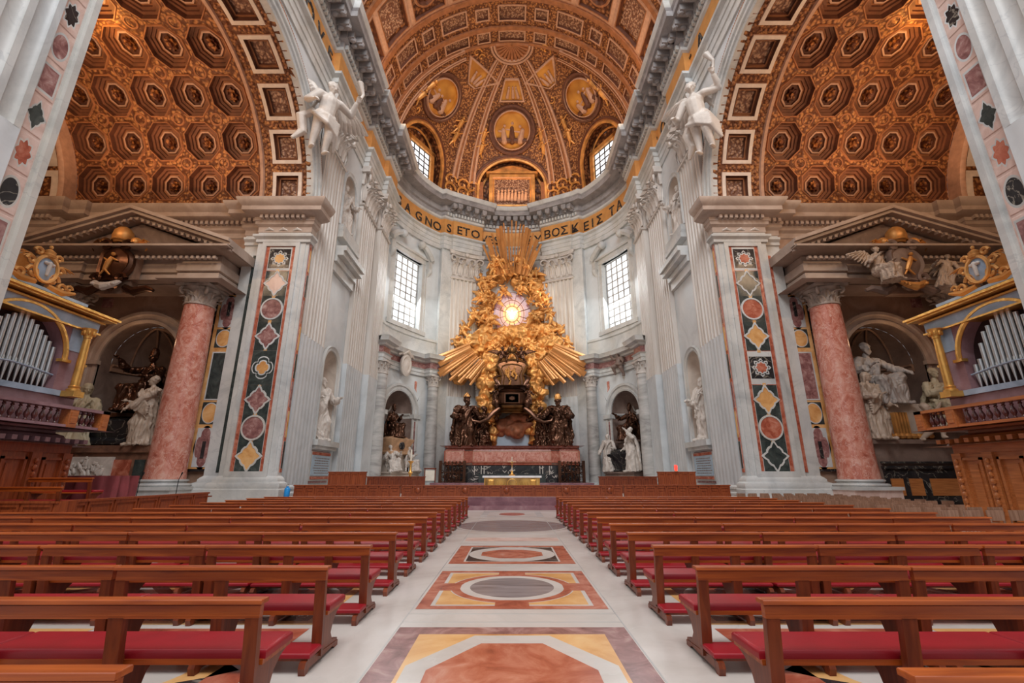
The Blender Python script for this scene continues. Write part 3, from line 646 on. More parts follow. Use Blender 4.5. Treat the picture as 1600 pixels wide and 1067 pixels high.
letters('SAGNOSETOVESΣΥΒΟΣΚΕΙΣΤΑ', [-73, -66, -57.5, -50.5, -44.8, -38.5, -32.4, -28.2, -22.3, -16.2, -12.3, -8.8, 10, 15, 21.6, 27, 32.4, 38.5, 44.4, 48.6, 53.4, 62.5, 68.5], 0, Rf, 1.62)
letters('ΠΡΟΒΑΤΑ', 0, 0, Rf, 1.75, straight=(13.84, 39, 26, -90))
# ---- apse wall, with openings for windows (theta 52..71.5) and niches
TB = 61.5                                # bay centre
mb = MB()
def awall(t0, t1, z0, z1, n=6, r=RA, m=0): mb.grid([[ap(t, r, z) for t in frange(t0, t1, n)] for z in (z0, z1)], m=m)
WZ0, WZ1, WT = 17.9, 26.4, 9.6
for sg in (-1, 1):
    a0, a1 = sg * 42, sg * 84
    awall(a0, sg * (TB - WT), 14.9, 29.4); awall(sg * (TB + WT), a1, 14.9, 29.4); awall(sg * (TB - WT), sg * (TB + WT), 14.9, WZ0); awall(sg * (TB - WT), sg * (TB + WT), WZ1, 29.4)
    # window reveals
    for t in (TB - WT, TB + WT): mb.face([ap(sg * t, RA, WZ0), ap(sg * t, RA, WZ1), ap(sg * t, RA + 1.0, WZ1), ap(sg * t, RA + 1.0, WZ0)])
    for z in (WZ0, WZ1): mb.grid([[ap(sg * t, r, z) for t in frange(TB - WT, TB + WT, 4)] for r in (RA, RA + 1)])
    awall(sg * 16, sg * 42, 0, 29.4)
    # lower arch opening: half width in degrees
    nh = 9.0; zs = 8.3; n = 20
    arc = [ap(sg * (TB - nh * cos(pi * i / n)), RA, zs + 2.15 * sin(pi * i / n)) for i in range(n + 1)]
    top = [ap(sg * (TB - (22.5 * cos(pi * i / n) if 0 < i < n else 20.5 * (1 if i == 0 else -1))), RA, 14.9) for i in range(n + 1)]
    mb.grid([arc, top])
    for q in (-1, 1):
        mb.grid([[ap(sg * (TB + q * t), RA, z) for t in (nh, 15, 20.5)] for z in (0, zs)]); mb.face([ap(sg * (TB + q * nh), RA, zs), ap(sg * (TB + q * 20.5), RA, zs), ap(sg * (TB + q * 20.5), RA, 14.9)])
    # upper main wall behind the gloria
awall(-16, 16, 0, 29.4, 8)
apse = struct(mb.build('wall_apse', M_WALL))
k = MB()
for sg in (-1, 1):   # tomb recess: deep niche
    base = ap(sg * TB, RA); ux = Vector((cos(rad(sg * TB)), -sin(rad(sg * TB)), 0)); uy = Vector((sin(rad(sg * TB)), cos(rad(sg * TB)), 0))
    P = lambda x, y, z: base + ux * x + uy * y + Vector((0, 0, z))
    hw = 2.15; rows = [[P(-hw * cos(pi * i / 16), -.15 + 2.2 * sin(pi * i / 16), z) for z in (0, 8.3)] for i in range(17)]; k.grid(rows)
    k.grid([[P(-hw * cos(pi * i / 16) * cos(e), -.15 + 2.2 * sin(pi * i / 16) * cos(e), 8.3 + hw * sin(e)) for i in range(17)] for e in [pi / 2 * j / 8 for j in range(9)]])
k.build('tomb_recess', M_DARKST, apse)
def local(th, r=RA): return Matrix.Translation(ap(th, r)) @ RZ(-th) @ RZ(180)     # local +y towards the room centre, x to the left when seen
# giant pilasters of the apse
for th, w, fl in ((-26.7, 3.95, 1), (26.7, 3.95, 1), (-38.3, 1.5, 0), (38.3, 1.5, 0)):
    M = local(th, 13.9 * cos(rad(8.5)) if fl else 13.85); k = MB(); thk = .65 if fl else .55
    if fl: k.add(flutes(w, .9, 25.7, 10.6, 7, .20, thk), M)
    else: k.box(-w / 2, w / 2, 0, thk, .9, 29.35, M=M)
    po = k.build('pilaster', [M_SHAFT if fl else M_WHITE, M_WALL], apse)
    k = MB(); k.add(attic_base(w + .1, thk, 0, 1.15), M); k.build('pilaster_base', M_WHITE, po)
    if fl: k = MB(); k.add(capital_flat(w, 25.6, 3.8, thk), M); k.build('capital', M_STATC, po)
# window architecture
for sg in (-1, 1):
    M = local(sg * TB, RA - .05); hw = 2.32
    k = MB()
    for x0, x1, z0, z1, d in ((-hw - .5, -hw, WZ0 - .1, WZ1 + .1, .25), (hw, hw + .5, WZ0 - .1, WZ1 + .1, .25), (-hw - .5, hw + .5, WZ1, WZ1 + .6, .3), (-hw - .9, hw + .9, WZ0 - .5, WZ0, .45), (-hw - .7, hw + .7, WZ0 - .8, WZ0 - .5, .3), (-hw - .5, hw + .5, 15.3, 17.1, .15), (-hw - 1.2, -hw - .6, 15.3, WZ1 - .5, .3), (hw + .6, hw + 1.2, 15.3, WZ1 - .5, .3)):
        k.box(x0, x1, -.3, d, z0, z1, M=M)
    for q in (-1, 1):   # scrolled brackets and broken curved pediment
        k.box(q * (hw + .9) - .3, q * (hw + .9) + .3, 0, .7, WZ1 - .5, WZ1 + .5, M=M)
        path = [M @ Vector((q * (hw + 1.3 - t * 2.0), .55, WZ1 + .9 + 1.25 * sin(t * pi * .5))) for t in frange(0, 1, 8)]
        k.tube(path, [.42, .42, .42, .4, .38, .36, .34, .34, .36], 6); k.ell(path[-1], (.5, .5, .5), n=10)
        k.tube([M @ Vector((q * (hw + .9), .35 + .25 * cos(t), WZ1 - .8 - t * .35 + .3)) for t in frange(0, 4, 8)], [.32, .34, .3, .26, .22, .2, .18, .16, .12], 6)
    k.box(-hw - 1.4, hw + 1.4, 0, .5, WZ1 + .6, WZ1 + .85, M=M)
    k.build('window_surround', M_WHITE, apse)
    k = MB(); k.box(-hw, hw, -.62, -.58, WZ0, WZ1, M=M); wn = struct(k.build('window_1' if sg < 0 else 'window_2', M_PANE if 'M_PANE' in globals() else M_WALL))
    k = MB()
    for i in range(6): x = -hw + 2 * hw * i / 5; k.box(x - .07, x + .07, -.58, -.48, WZ0, WZ1, M=M)
    for i in range(11): z = WZ0 + (WZ1 - WZ0) * i / 10; k.box(-hw, hw, -.58, -.48, z - .055, z + .055, M=M)
    k.build('window_grid', M_GREYC, wn)
# lower order: entablature over the bays, columns, archivolt, panels
for sg in (-1, 1):
    bay = [tuple(ap(sg * t, 13.75)[:2]) for t in (84, 83.5)] + [tuple(ap(sg * t, 12.9)[:2]) for t in (83.2, 77.2)] + [tuple(ap(sg * t, 13.75)[:2]) for t in (76.8, 70, 64, 61.5, 58, 52, 47.2)] + [tuple(ap(sg * t, 12.9)[:2]) for t in (46.6, 40.6)] + [tuple(ap(sg * t, 13.5)[:2]) for t in (40.2, 35.5)]
    k = MB(); pr = [(-.3, 12.6, 0), (.12, 12.6, 0), (.12, 12.9, 0), (.2, 12.95, 0), (.2, 13.25, 0), (.35, 13.4, 1), (.1, 13.45, 1), (.1, 14.1, 0), (.35, 14.2, 0), (.4, 14.4, 0), (.85, 14.5, 0), (.9, 14.75, 0), (1.0, 14.95, 0), (-.3, 15.0, 0)]
    k.sweep([(d, z) for d, z, m in pr], bay, mats=[m for _, _, m in pr][:-1], side=1 if sg < 0 else -1)
    k.sweep([(0, 15), (.15, 15), (.15, 15.25), (.05, 15.3), (.05, 16.8), (.2, 16.9), (.2, 17.15), (-.1, 17.2)], [tuple(ap(sg * t, 13.75)[:2]) for t in (84, 77, 70, 62, 54, 47, 41)], side=1 if sg < 0 else -1)
    le = k.build('lower_entablature', [M_WHITE, M_PURP], apse)
    M = local(sg * TB, RA - .1); k = MB()
    def av(r, y): return [M @ Vector((-r, y, 4.2))] + [M @ Vector((-r * cos(pi * i / 20), y, 8.3 + r * sin(pi * i / 20))) for i in range(21)] + [M @ Vector((r, y, 4.2))]
    k.grid([av(2.15, -.2), av(2.15, .2), av(2.35, .25), av(2.4, .15), av(2.65, .18), av(2.72, .32), av(2.95, .32), av(3.0, 0)])
    for q in (-1, 1): k.box(q * 2.6 - .55, q * 2.6 + .55, -.1, .45, 7.7, 8.15, M=M)
    k.sweep([(-.1, 7.6), (.1, 7.7), (.1, 7.95), (.25, 8.1), (.25, 8.25), (-.1, 8.3)], [tuple((M @ Vector((-2.15 * cos(pi * i / 12), -.15 - 2.15 * sin(pi * i / 12), 0)))[:2]) for i in range(13)], side=-1)
    k.tube([M @ Vector((.85 * cos(a), -1.9, 9.0 + .65 * sin(a))) for a in [2 * pi * i / 20 for i in range(21)]], .09, 6)
    k.build('archivolt', M_WHITE, apse)
    k = MB()
    for q in (-1, 1):
        k.box(q * 2.5 - .25, q * 2.5 + .25, .1, .2, 1.2, 7.4, 0, M=M); k.prism([M @ Vector((q * x, .12, z)) for x, z in ((2.2, 11.9), (3.2, 11.9), (3.2, 9.3), (2.95, 9.9), (2.6, 10.6), (2.2, 11.1))], M.to_3x3() @ Vector((0, .06, 0)), 1)
    k.build('marble_inlay', [M_PURP, M_REDC], apse)
    k = MB(); k.box(-1.8, 1.8, -1.75, -1.6, 2.2, 7.3, M=M); k.build('blue_panel', M_BLUE, apse)
    for th in (80.2, 43.6):
        c = thing('grey_marble_column', ('grey veined marble column %s the tomb niche in the %s apse bay' % (('left of' if (sg < 0) == (th > 60) else 'right of'), 'left' if sg < 0 else 'right')), 'column', ap(sg * th, 13.15, 0.65), sg * -th, 'grey marble columns of the apse')
        sh, ba = column(.66, 10.75); sh.build('shaft', M_GREYC, c); ba.build('column_base', M_WHITE, c)
        kk = MB(); kk.add(capital_round(.57, 1.3), T(0, 0, 10.7)); kk.build('capital', M_STATC, c)
# columns behind the throne carrying blocks of entablature
for sg in (-1, 1):
    c = thing('grey_marble_column', 'grey column with entablature block %s the throne, in front of golden clouds' % ('left of' if sg < 0 else 'right of'), 'column', (sg * 3.75, 53.6, .65), 0, 'grey marble columns of the apse')
    sh, ba = column(.66, 10.75); sh.build('shaft', M_GREYC, c); ba.build('column_base', M_WHITE, c)
    kk = MB(); kk.add(capital_round(.57, 1.3), T(0, 0, 10.7)); kk.build('capital', M_STATC, c)
    kk = MB()
    for x, z0, z1, m in ((.7, 12.0, 12.35, 0), (.8, 12.35, 12.7, 0), (.66, 12.7, 13.4, 1), (.9, 13.4, 13.65, 0), (1.15, 13.65, 13.95, 0), (1.3, 13.95, 14.2, 0)): kk.box(-x, x, -x, x + .6, z0, z1, m)
    kk.build('entablature_block', [M_WHITE, M_PURP], c)
# ---- attic + semidome
ZS = 37.2; RD = 13.9
mb = MB()
for a in (0,): pass
def sp(az, el, d=0):
    r = RD - d; return Vector((r * sin(rad(az)) * cos(rad(el)), YC + r * cos(rad(az)) * cos(rad(el)), ZS + r * sin(rad(el))))
LUN = (0, 61, -61); LH = 20.5
def in_lun(az, el):
    for c in LUN:
        x = abs(az - c) / (LH if c == 0 else 17)
        if x < 1 and el < 13 + 17 * sqrt(max(0, 1 - x * x)): return True
    return False
n_az, n_el = 180, 90
for i in range(n_az):
    for j in range(n_el):
        a0, a1 = -90 + 180 * i / n_az, -90 + 180 * (i + 1) / n_az; e0, e1 = 90 * j / n_el, 90 * (j + 1) / n_el
        if in_lun((a0 + a1) / 2, (e0 + e1) / 2): continue
        mb.face([sp(a0, e0), sp(a1, e0), sp(a1, e1), sp(a0, e1)], 0)
mb.grid([[ap(a, 13.9, z) for a in frange(-90, 90, 60)] for z in (36.4, ZS)], m=0)
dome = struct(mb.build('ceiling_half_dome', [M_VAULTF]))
# lunettes: recessed arched windows / picture
k = MB(); kw = MB()
for c in LUN:
    lh = LH if c == 0 else 17
    def lp(dr, dd, n=32):
        pts = [sp(c - lh * dr, 0, dd)] + [sp(c - lh * dr * cos(pi * i / n), 13 + 17 * dr * sin(pi * i / n), dd) for i in range(n + 1)] + [sp(c + lh * dr, 0, dd)]
        return pts
    k.grid([lp(1.16, .0), lp(1.15, .18), lp(1.10, .22), lp(1.09, .1), lp(1.05, .12), lp(1.03, .3), lp(.97, .32), lp(.96, -.1)], mats=[1, 1, 1, 2, 3, 3, 3])
    k.grid([lp(.96, -.1), lp(.95, -1.3), lp(.86, -1.3), lp(.855, -1.1), lp(.80, -1.1), lp(.79, -1.4)], mats=[0, 0, 3, 3, 0])
    ring = lp(.79, -1.4); top = ring[1:-1]; mid = len(top) // 2
    for i in range(len(ring) // 2): k.face([ring[i], ring[i + 1], ring[-2 - i], ring[-1 - i]], 0) if i < len(ring) // 2 - 1 else None
k.build('lunette', [M_VAULT, M_VDARK, M_VMID, M_GOLDB], dome)
for sg in (-1, 1):
    M = local(sg * 59, RD + .1); k = MB(); k.box(-1.9, 1.9, 0, .1, 37.4, 42.2, M=M); w = struct(k.build('window_3' if sg < 0 else 'window_4', M_PANE2))
    k = MB()
    for i in range(5): x = -1.9 + 3.8 * i / 4; k.box(x - .05, x + .05, .1, .2, 37.4, 42.2, M=M)
    for i in range(7): z = 37.4 + 4.8 * i / 6; k.box(-1.9, 1.9, .1, .2, z - .05, z + .05, M=M)
    k.build('window_grid', M_BLACK, w)
    k = MB()
    for x0, x1, z0, z1 in ((-2.5, -1.9, 37, 42.7), (1.9, 2.5, 37, 42.7), (-2.5, 2.5, 42.2, 42.8)): k.box(x0, x1, .05, .5, z0, z1, M=M)
    k.build('window_frame', M_GOLDB, w)
# picture panel with gilt frame in the middle lunette
k = MB(); yp = 54.9; S = lambda u, v, d: Vector((u, yp - d, v))
cell(k, S, 0, 39.3, 3.2, 2.75, [('r', 3.15, 2.7, .35, 0), ('r', 2.7, 2.25, .35, 0), ('r', 2.65, 2.2, .1, 1), ('r', 2.45, 2.0, .15, 0), ('r', 2.4, 1.95, .1, 2)])
k.box(-3.6, 3.6, yp - .3, yp + .6, 42.2, 42.55, 0); k.prism([(-3.4, yp, 42.6), (3.4, yp, 42.6), (0, yp, 43.7)], (0, .5, 0), 0)
for q in (-1, 1): k.prism([(q * 4.0, yp, 36.6), (q * 4.9, yp, 36.6), (q * 4.9, yp, 41), (q * 4.0, yp, 41)], (0, .4, 0), 3)
pc = k.build('relief_picture', [M_GOLDB, M_VEDGE, M_CREL, M_VMID], dome)
k = MB(); random.seed(5)
for i in range(9):   # small crowd of carved figures in the picture
    x = -1.9 + i * .47; z = 38.2 + random.random() * .4; k.capsule((x, yp - .2, z - .6), (x + .05, yp - .3, z + .5), .26, .17, 8); k.ell((x + .06, yp - .33, z + .85), (.16, .16, .2), n=8)
k.build('carved_crowd', M_VEDGE, dome)
# ribs, medallions, panels
k = MB()
def meridian(az, w, e0, e1, bands, n=30):
    """rib along a meridian: bands=[(fraction across, depth, mat)]"""
    cols = []
    for f, d, m in bands:
        row = []
        for e in frange(e0, e1, n):
            ww = w * (1 - .62 * (e - e0) / (90 - e0)); x = f * ww; az2 = az + math.degrees(x / (RD * cos(rad(e)))); row.append(sp(az2, e, d))
        cols.append(row)
    k.grid(cols, mats=[m for _, _, m in bands][1:])
rb = [(-1, 0, 0), (-1, .3, 1), (-.82, .3, 1), (-.8, .18, 2), (-.62, .18, 2), (-.6, .3, 1), (-.48, .3, 1), (-.46, .2, 0), (.46, .2, 0), (.48, .3, 1), (.6, .3, 1), (.62, .18, 2), (.8, .18, 2), (.82, .3, 1), (1, .3, 1), (1, 0, 1)]
for az in (-30, 30): meridian(az, 1.75, 13, 79, rb)
for az in (-86, 86): meridian(az, 1.2, 2, 66, rb)
k.build('dome_rib', [M_VAULTF, M_VEDGE, M_VMID], dome)
def sphplane(az, el):
    c = sp(az, el); n = (Vector((0, YC, ZS)) - c).normalized(); u = Vector((cos(rad(az)), -sin(rad(az)), 0)); v = n.cross(u); v = -v if v.z < 0 else v
    def S(a, b, d):
        q = c + u * a + v * b - Vector((0, YC, ZS)); return Vector((0, YC, ZS)) + q.normalized() * (RD - d)
    return S
def medallion(az, el, r, name='medallion'):
    k = MB(); S = sphplane(az, el); cell(k, S, 0, 0, r * 1.36, r * 1.36, [('c', r * 1.34, r * 1.34, .3, 2), ('c', r * 1.22, r * 1.22, .34, 2), ('c', r * 1.2, r * 1.2, .1, 1), ('c', r * 1.06, r * 1.06, .1, 2), ('c', r * 1.05, r * 1.05, .4, 1), ('c', r, r, .4, 1), ('c', r * .97, r * .97, .12, 3)], sh0='c')
    o = k.build(name, [M_VAULTF, M_VEDGE, M_VDARK, M_MOS], dome)
    random.seed(int(az) + 3); k = MB()      # relief figures of the mosaic
    for i in range(3):
        x = (i - 1) * r * .42 + random.uniform(-.1, .1); h = r * random.uniform(.7, 1.15); b = -r * .55
        k.capsule(S(x, b, .2), S(x + random.uniform(-.2, .2) * r, b + h * .6, .2), r * .20, r * .12, 8, m=i % 2); k.ell(S(x + random.uniform(-.1, .1) * r, b + h * .82, .25), (r * .09,) * 3, n=8, m=0)
        k.capsule(S(x, b + h * .5, .25), S(x + r * random.choice((-.32, .32)), b + h * .55, .25), r * .06, r * .05, 6, m=0)
    k.capsule(S(-r * .8, -r * .5, .14), S(r * .8, -r * .55, .14), r * .14, r * .14, 8, m=1)
    k.build('medallion_figure', [M_VEDGE, M_VDARK], o)
medallion(0, 45.5, 2.45); medallion(-66, 45.5, 2.25); medallion(66, 45.5, 2.25)
k = MB()
for az, el, sh, ru, rv in ((0, 66, 'r', 1.35, 1.45), (-50, 66, 't', 1.7, 1.4), (50, 66, 't', 1.7, 1.4)):
    S0 = sphplane(az, el)
    if sh == 't': S = lambda a, b, d, S0=S0: S0(a * (1 + .5 * b), b, d)
    else: S = lambda a, b, d, S0=S0: S0(a * (1 - .22 * b), b, d)
    cell(k, S, 0, 0, ru, rv, [('r', ru * .98, rv * .98, .25, 1), ('r', ru * .85, rv * .85, .25, 1), ('r', ru * .83, rv * .83, .1, 2), ('r', ru * .75, rv * .75, .1, 3)])
    for q in (-.4, .1, .5): k.capsule(S(q * ru, -.6 * rv, .15), S(q * ru * .8, .1, .2), .22, .14, 8, m=1); k.ell(S(q * ru * .8, .35, .25), (.15,) * 3, n=8, m=1)
k.build('dome_panel', [M_VAULTF, M_VEDGE, M_VDARK, M_MOS], dome)
random.seed(11)
k = MB()      # putti and scrolls modelled in the fields between the ribs
for i in range(150):
    az = random.uniform(-88, 88); el = random.uniform(30, 74)
    if abs(abs(az) - 30) < 8 or in_lun(az, el + 2) : continue
    bad = any((sp(az, el) - sp(a2, e2)).length < r2 for a2, e2, r2 in ((0, 45.5, 3.7), (66, 45.5, 3.5), (-66, 45.5, 3.5), (0, 66, 2.4), (50, 66, 2.4), (-50, 66, 2.4)))
    if bad: continue
    S = sphplane(az, el); t0 = random.uniform(0, 6); r = random.uniform(.35, .7)
    k.tube([S(r * (1 - j / 12) * cos(t0 + j * .6), r * (1 - j / 12) * sin(t0 + j * .6), .08) for j in range(10)], [.09] * 9 + [.04], 6, m=i % 2)
for c in (-22, 22, -42, 42, -80, 80):
    for e in (33, 40):
        S = sphplane(c, e + abs(c) * .05); k.capsule(S(0, -.6, .2), S(.1, .3, .3), .26, .3, 8, m=0); k.ell(S(.1, .75, .3), (.22,) * 3, n=8, m=0); k.capsule(S(0, -.6, .2), S(-.4, -1.4, .15), .15, .09, 6, m=0); k.capsule(S(0, -.6, .2), S(.4, -1.3, .15), .15, .09, 6, m=0); k.capsule(S(.2, .3, .3), S(.9, .7, .2), .1, .07, 6, m=0); k.capsule(S(0, .3, .3), S(-.7, .0, .2), .1, .07, 6, m=0)
for c in (-30, 30, -38, 38, -80, 80, -24, 24):   # scroll brackets at the foot of the ribs
    for q in (0, 1): S = sphplane(c, 6 + q * 5); k.tube([S((1.0 - j / 14) * cos(j * .6), (1.0 - j / 14) * sin(j * .6), .15) for j in range(13)], [.16] * 12 + [.06], 6, m=0)
k.build('stucco_figures', [M_GOLDB, M_VMID], dome)['kind'] = 'stuff'
k = MB()    # half shell at the crown
for j in range(13):
    a = -90 + 15 * j; c0 = Vector((0, YC, ZS + RD)); d = Vector((sin(rad(a)), cos(rad(a)), 0))
    k.tube([sp(a, e, .18) for e in (89.4, 86.5, 84, 81.8)], [.04, .12, .19, .22], 8, m=0)
for r, m in ((81.2, 1), (79.6, 1)): k.tube([sp(a, r, .2) for a in frange(-90, 90, 24)], .18 if r > 80.5 else .14, 6, m=m)
k.build('shell', [M_VMID, M_VEDGE], dome)
# ---- barrel vault over the choir
k = MB(); RV = 13.9
def SV(u, v, d): return Vector(((RV - d) * sin(u), v, ZS + (RV - d) * cos(u)))
rows = [(41.95, 40.35, 'ab'), (39.9, 36.9, 'ba'), (36.4, 31.6, 'big'), (31.1, 28.1, 'ba'), (27.6, 22.8, 'big')]
mats3 = [M_VAULTF, M_VEDGE, M_VDARK, M_VMID, M_CREL, M_VAULT, M_ROSE]
for y1, y0, kind in rows:
    vc, hv = (y0 + y1) / 2, (y1 - y0) / 2
    if kind == 'big':
        n = 9
        for i in range(n):
            u = rad(-86.4 + 172.8 * (i + .5) / n); hu = rad(9.6); sm = i % 2
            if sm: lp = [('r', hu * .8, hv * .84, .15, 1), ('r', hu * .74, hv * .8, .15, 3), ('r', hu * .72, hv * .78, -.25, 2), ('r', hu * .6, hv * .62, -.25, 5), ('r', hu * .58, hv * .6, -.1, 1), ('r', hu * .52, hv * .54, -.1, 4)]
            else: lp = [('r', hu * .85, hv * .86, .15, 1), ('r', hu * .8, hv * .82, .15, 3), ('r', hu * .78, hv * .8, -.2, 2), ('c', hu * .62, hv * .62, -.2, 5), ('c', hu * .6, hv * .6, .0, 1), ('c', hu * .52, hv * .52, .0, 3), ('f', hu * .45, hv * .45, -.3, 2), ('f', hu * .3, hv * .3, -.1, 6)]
            cell(k, SV, u, vc, hu, hv, lp)
    else:
        us = [-82.5 + 165 * i / 12 for i in range(13)]
        for i, ud in enumerate(us):
            u = rad(ud); wide = (i % 2 == 0) if kind == 'ab' else (i % 2 == 0); hu = rad(6.9)
            fu, fv = (rad(6.55), min(hv * .88, .74 if kind == 'ab' else .95)) if wide else (rad(3.3), min(hv * .88, .74))
            cell(k, SV, u, vc, hu, hv, [('r', fu, fv, 0, 0), ('r', fu, fv, .12, 1), ('r', fu - .012, fv - .17, .12, 1), ('r', fu - .014, fv - .2, -.15, 2), ('r', fu - .035, fv - .42, -.15, 4)] if fv > .6 else [('r', fu, fv, .1, 1)])
for y0, y1 in ((42.25, 41.95), (40.35, 39.9), (36.9, 36.4), (31.6, 31.1), (28.1, 27.6)):
    us = [rad(a) for a in frange(-90, 90, 60)]
    k.grid([[SV(u, y0, 0) for u in us], [SV(u, y0, .25) for u in us], [SV(u, y1, .25) for u in us], [SV(u, y1, 0) for u in us]], m=3)
for sg in (-1, 1):
    k.grid([[(sg * RV, y, z) for y in (42.2, 22)] for z in (36.4, ZS)], m=0); a = rad(sg * 90); b = rad(sg * 86.4); k.grid([[SV(u, y, 0) for y in (42.2, 22)] for u in (a, b)], m=0)
    k.tube([(sg * 13.75, 22, ZS + .3), (sg * 13.75, 42, ZS + .3)], .25, 6, m=1)
    for i in range(22): y = 22.5 + i * .9; k.ell((sg * 13.6, y, ZS + .9), (.3, .3, .4), n=6, m=3)
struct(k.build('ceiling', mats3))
# ================================================================== SCULPTURE TOOLS
def remesh(mb, voxel, disp=None, smooth=2, name='carved'):
    """union of all closed shapes in mb as one continuous surface; disp(co, no) -> offset along the normal"""
    me = bpy.data.meshes.new(name); me.from_pydata(mb.v, [], mb.f); me.update()
    o = bpy.data.objects.new('tmp', me); C.objects.link(o)
    m = o.modifiers.new('r', 'REMESH'); m.mode = 'VOXEL'; m.voxel_size = voxel; m.use_smooth_shade = True
    if smooth: q = o.modifiers.new('s', 'SMOOTH'); q.iterations = smooth; q.factor = .5
    dg = bpy.context.evaluated_depsgraph_get(); out = bpy.data.meshes.new_from_object(o.evaluated_get(dg))
    bpy.data.objects.remove(o); bpy.data.meshes.remove(me)
    if disp:
        nos = [v.normal.copy() for v in out.vertices]
        for v, n in zip(out.vertices, nos): v.co += n * disp(v.co, n)
    out.polygons.foreach_set('use_smooth', [True] * len(out.polygons)); out.update(); out.name = name
    return out
def mesh_obj(name, me, mats, parent=None):
    me.materials.clear()
    for m in (mats if isinstance(mats, (list, tuple)) else [mats]): me.materials.append(m)
    o = bpy.data.objects.new(name, me); C.objects.link(o)
    if parent is not None: o.parent = parent
    return o
def ridged(p, fx, fz, seed=0):
    w = noise.noise(Vector((p.x * fx * .4 + seed, p.y * fx * .4, p.z * fx * .4)))
    q = Vector((p.x * fx + seed + w * 1.4, p.y * fx + w * 1.1, p.z * fz + w))
    a = 1 - abs(noise.noise(q)) * 2.2; q2 = q * 2.1; b = 1 - abs(noise.noise(q2)) * 2.2
    return a + .45 * b
def hand(mb, w, d, s, up=Vector((0, 0, 1))):
    """w wrist, d direction of the palm, s palm length; four fingers and a thumb"""
    d = Vector(d).normalized(); side = d.cross(up); side = side.normalized() if side.length > .1 else Vector((1, 0, 0)); nn = side.cross(d)
    mb.capsule(w, w + d * s * .8, s * .30, s * .36, 8)
    for i in range(4):
        b = w + d * s * .85 + side * s * (i - 1.5) * .22; L = s * (.62, .72, .68, .5)[i]
        m = b + d * L * .55 - nn * s * .10; mb.capsule(b, m, s * .13, s * .12, 6); mb.capsule(m, m + d * L * .4 - nn * s * .22, s * .12, s * .09, 6)
    mb.capsule(w + d * s * .25 - side * s * .3, w + d * s * .7 - side * s * .62 - nn * s * .1, s * .14, s * .11, 6)
def head(mb, c, s, face=Vector((0, -1, 0)), tilt=0, hair=None):
    """head of height 2*s.. with brow, nose, jaw, ears; hair: short, long, beard, mitre, veil, bald, curls"""
    c = Vector(c); f = Vector(face).normalized(); r = f.cross(Vector((0, 0, 1))).normalized(); u = r.cross(f)
    Mx = Matrix((r, -f, u)).transposed()
    P = lambda x, y, z: c + Mx @ Vector((x * s, y * s, z * s))
    mb.ell(P(0, .06, .18), (s * .66, s * .80, s * .80), Mx, 14); mb.ell(P(0, -.16, -.28), (s * .52, s * .56, s * .66), Mx, 12)
    mb.capsule(P(0, -.78, .12), P(0, -.92, -.18), s * .09, s * .14, 6)          # nose
    for q in (-1, 1):
        mb.capsule(P(q * .08, -.72, .26), P(q * .46, -.58, .24), s * .10, s * .09, 6); mb.ell(P(q * .27, -.64, .08), (s * .12, s * .09, s * .08), Mx, 6); mb.ell(P(q * .68, .02, .0), (s * .10, s * .16, s * .22), Mx, 6); mb.ell(P(q * .32, -.5, -.22), (s * .2, s * .18, s * .2), Mx, 8)
    mb.capsule(P(-.15, -.66, -.46), P(.15, -.66, -.46), s * .09, s * .09, 6); mb.ell(P(0, -.6, -.74), (s * .2, s * .18, s * .16), Mx, 6)
    if hair in ('short', 'beard', 'curls', 'mitre'):
        for i in range(26 if hair == 'curls' else 16):
            a = i * 2.4; e = .1 + (i / 26 if hair == 'curls' else i / 16) * 1.35; mb.ell(P(.68 * cos(a) * cos(e), .12 + .72 * abs(sin(a)) * cos(e) * 1.0, .22 + .74 * sin(e)), (s * (.26 if hair == 'curls' else .2),) * 3, n=6)
    if hair == 'long' or hair == 'veil':
        mb.ell(P(0, .2, .2), (s * .82, s * .86, s * .86), Mx, 12)
        for q in (-1, 1): mb.capsule(P(q * .6, .2, .1), P(q * .62, .3, -1.0), s * .34, s * .24, 8)
        mb.capsule(P(0, .5, 0), P(0, .6, -1.2), s * .55, s * .45, 8)
    if hair in ('beard', 'mitre'):
        for i in range(5): mb.capsule(P((i - 2) * .2, -.5, -.6), P((i - 2) * .15, -.66, -1.25 + abs(i - 2) * .12), s * .2, s * .09, 6)
    if hair == 'mitre':
        b = [P(.62 * cos(a), .04 + .62 * sin(a), .5) for a in [pi * 2 * i / 14 for i in range(14)]]; m1 = [P(.80 * cos(a), .04 + .62 * sin(a), 1.25) for a in [pi * 2 * i / 14 for i in range(14)]]
        t = [P(.14 * cos(a), .04 + .2 * sin(a), 2.4) for a in [pi * 2 * i / 14 for i in range(14)]]; mb.grid([b, m1, t], True); mb.cap(b[::-1]); mb.cap(t)
    if hair == 'tiara':
        mb.lathe([(s * .68, 0), (s * .74, s * .3), (s * .70, s * .34), (s * .74, s * .7), (s * .6, s * .75), (s * .5, s * 1.15), (s * .1, s * 1.45)], P(0, .08, .42), 12)
def skirt(mb, rows_, k=11, seed=0, n=56, amp=.13):
    """loft of elliptical sections (cx, cy, z, rx, ry) from top to hem, folds growing downward"""
    random.seed(seed); ph = [random.uniform(0, 6.28) for _ in range(4)]; R_ = []
    for j, (cx, cy, z, rx, ry) in enumerate(rows_):
        t = j / (len(rows_) - 1); ring = []
        for i in range(n):
            a = 2 * pi * i / n; g = amp * t ** .7 * (sin(k * a + ph[0] + t * 1.2) * .6 + sin((k - 4) * a + ph[1] - t) * .4 + .35 * sin((k * 2 + 1) * a + ph[2]))
            ring.append((cx + rx * (1 + g) * cos(a), cy + ry * (1 + g) * sin(a), z))
        R_.append(ring)
    mb.grid(R_[::-1], True); mb.cap(R_[0]); mb.cap(R_[-1][::-1])
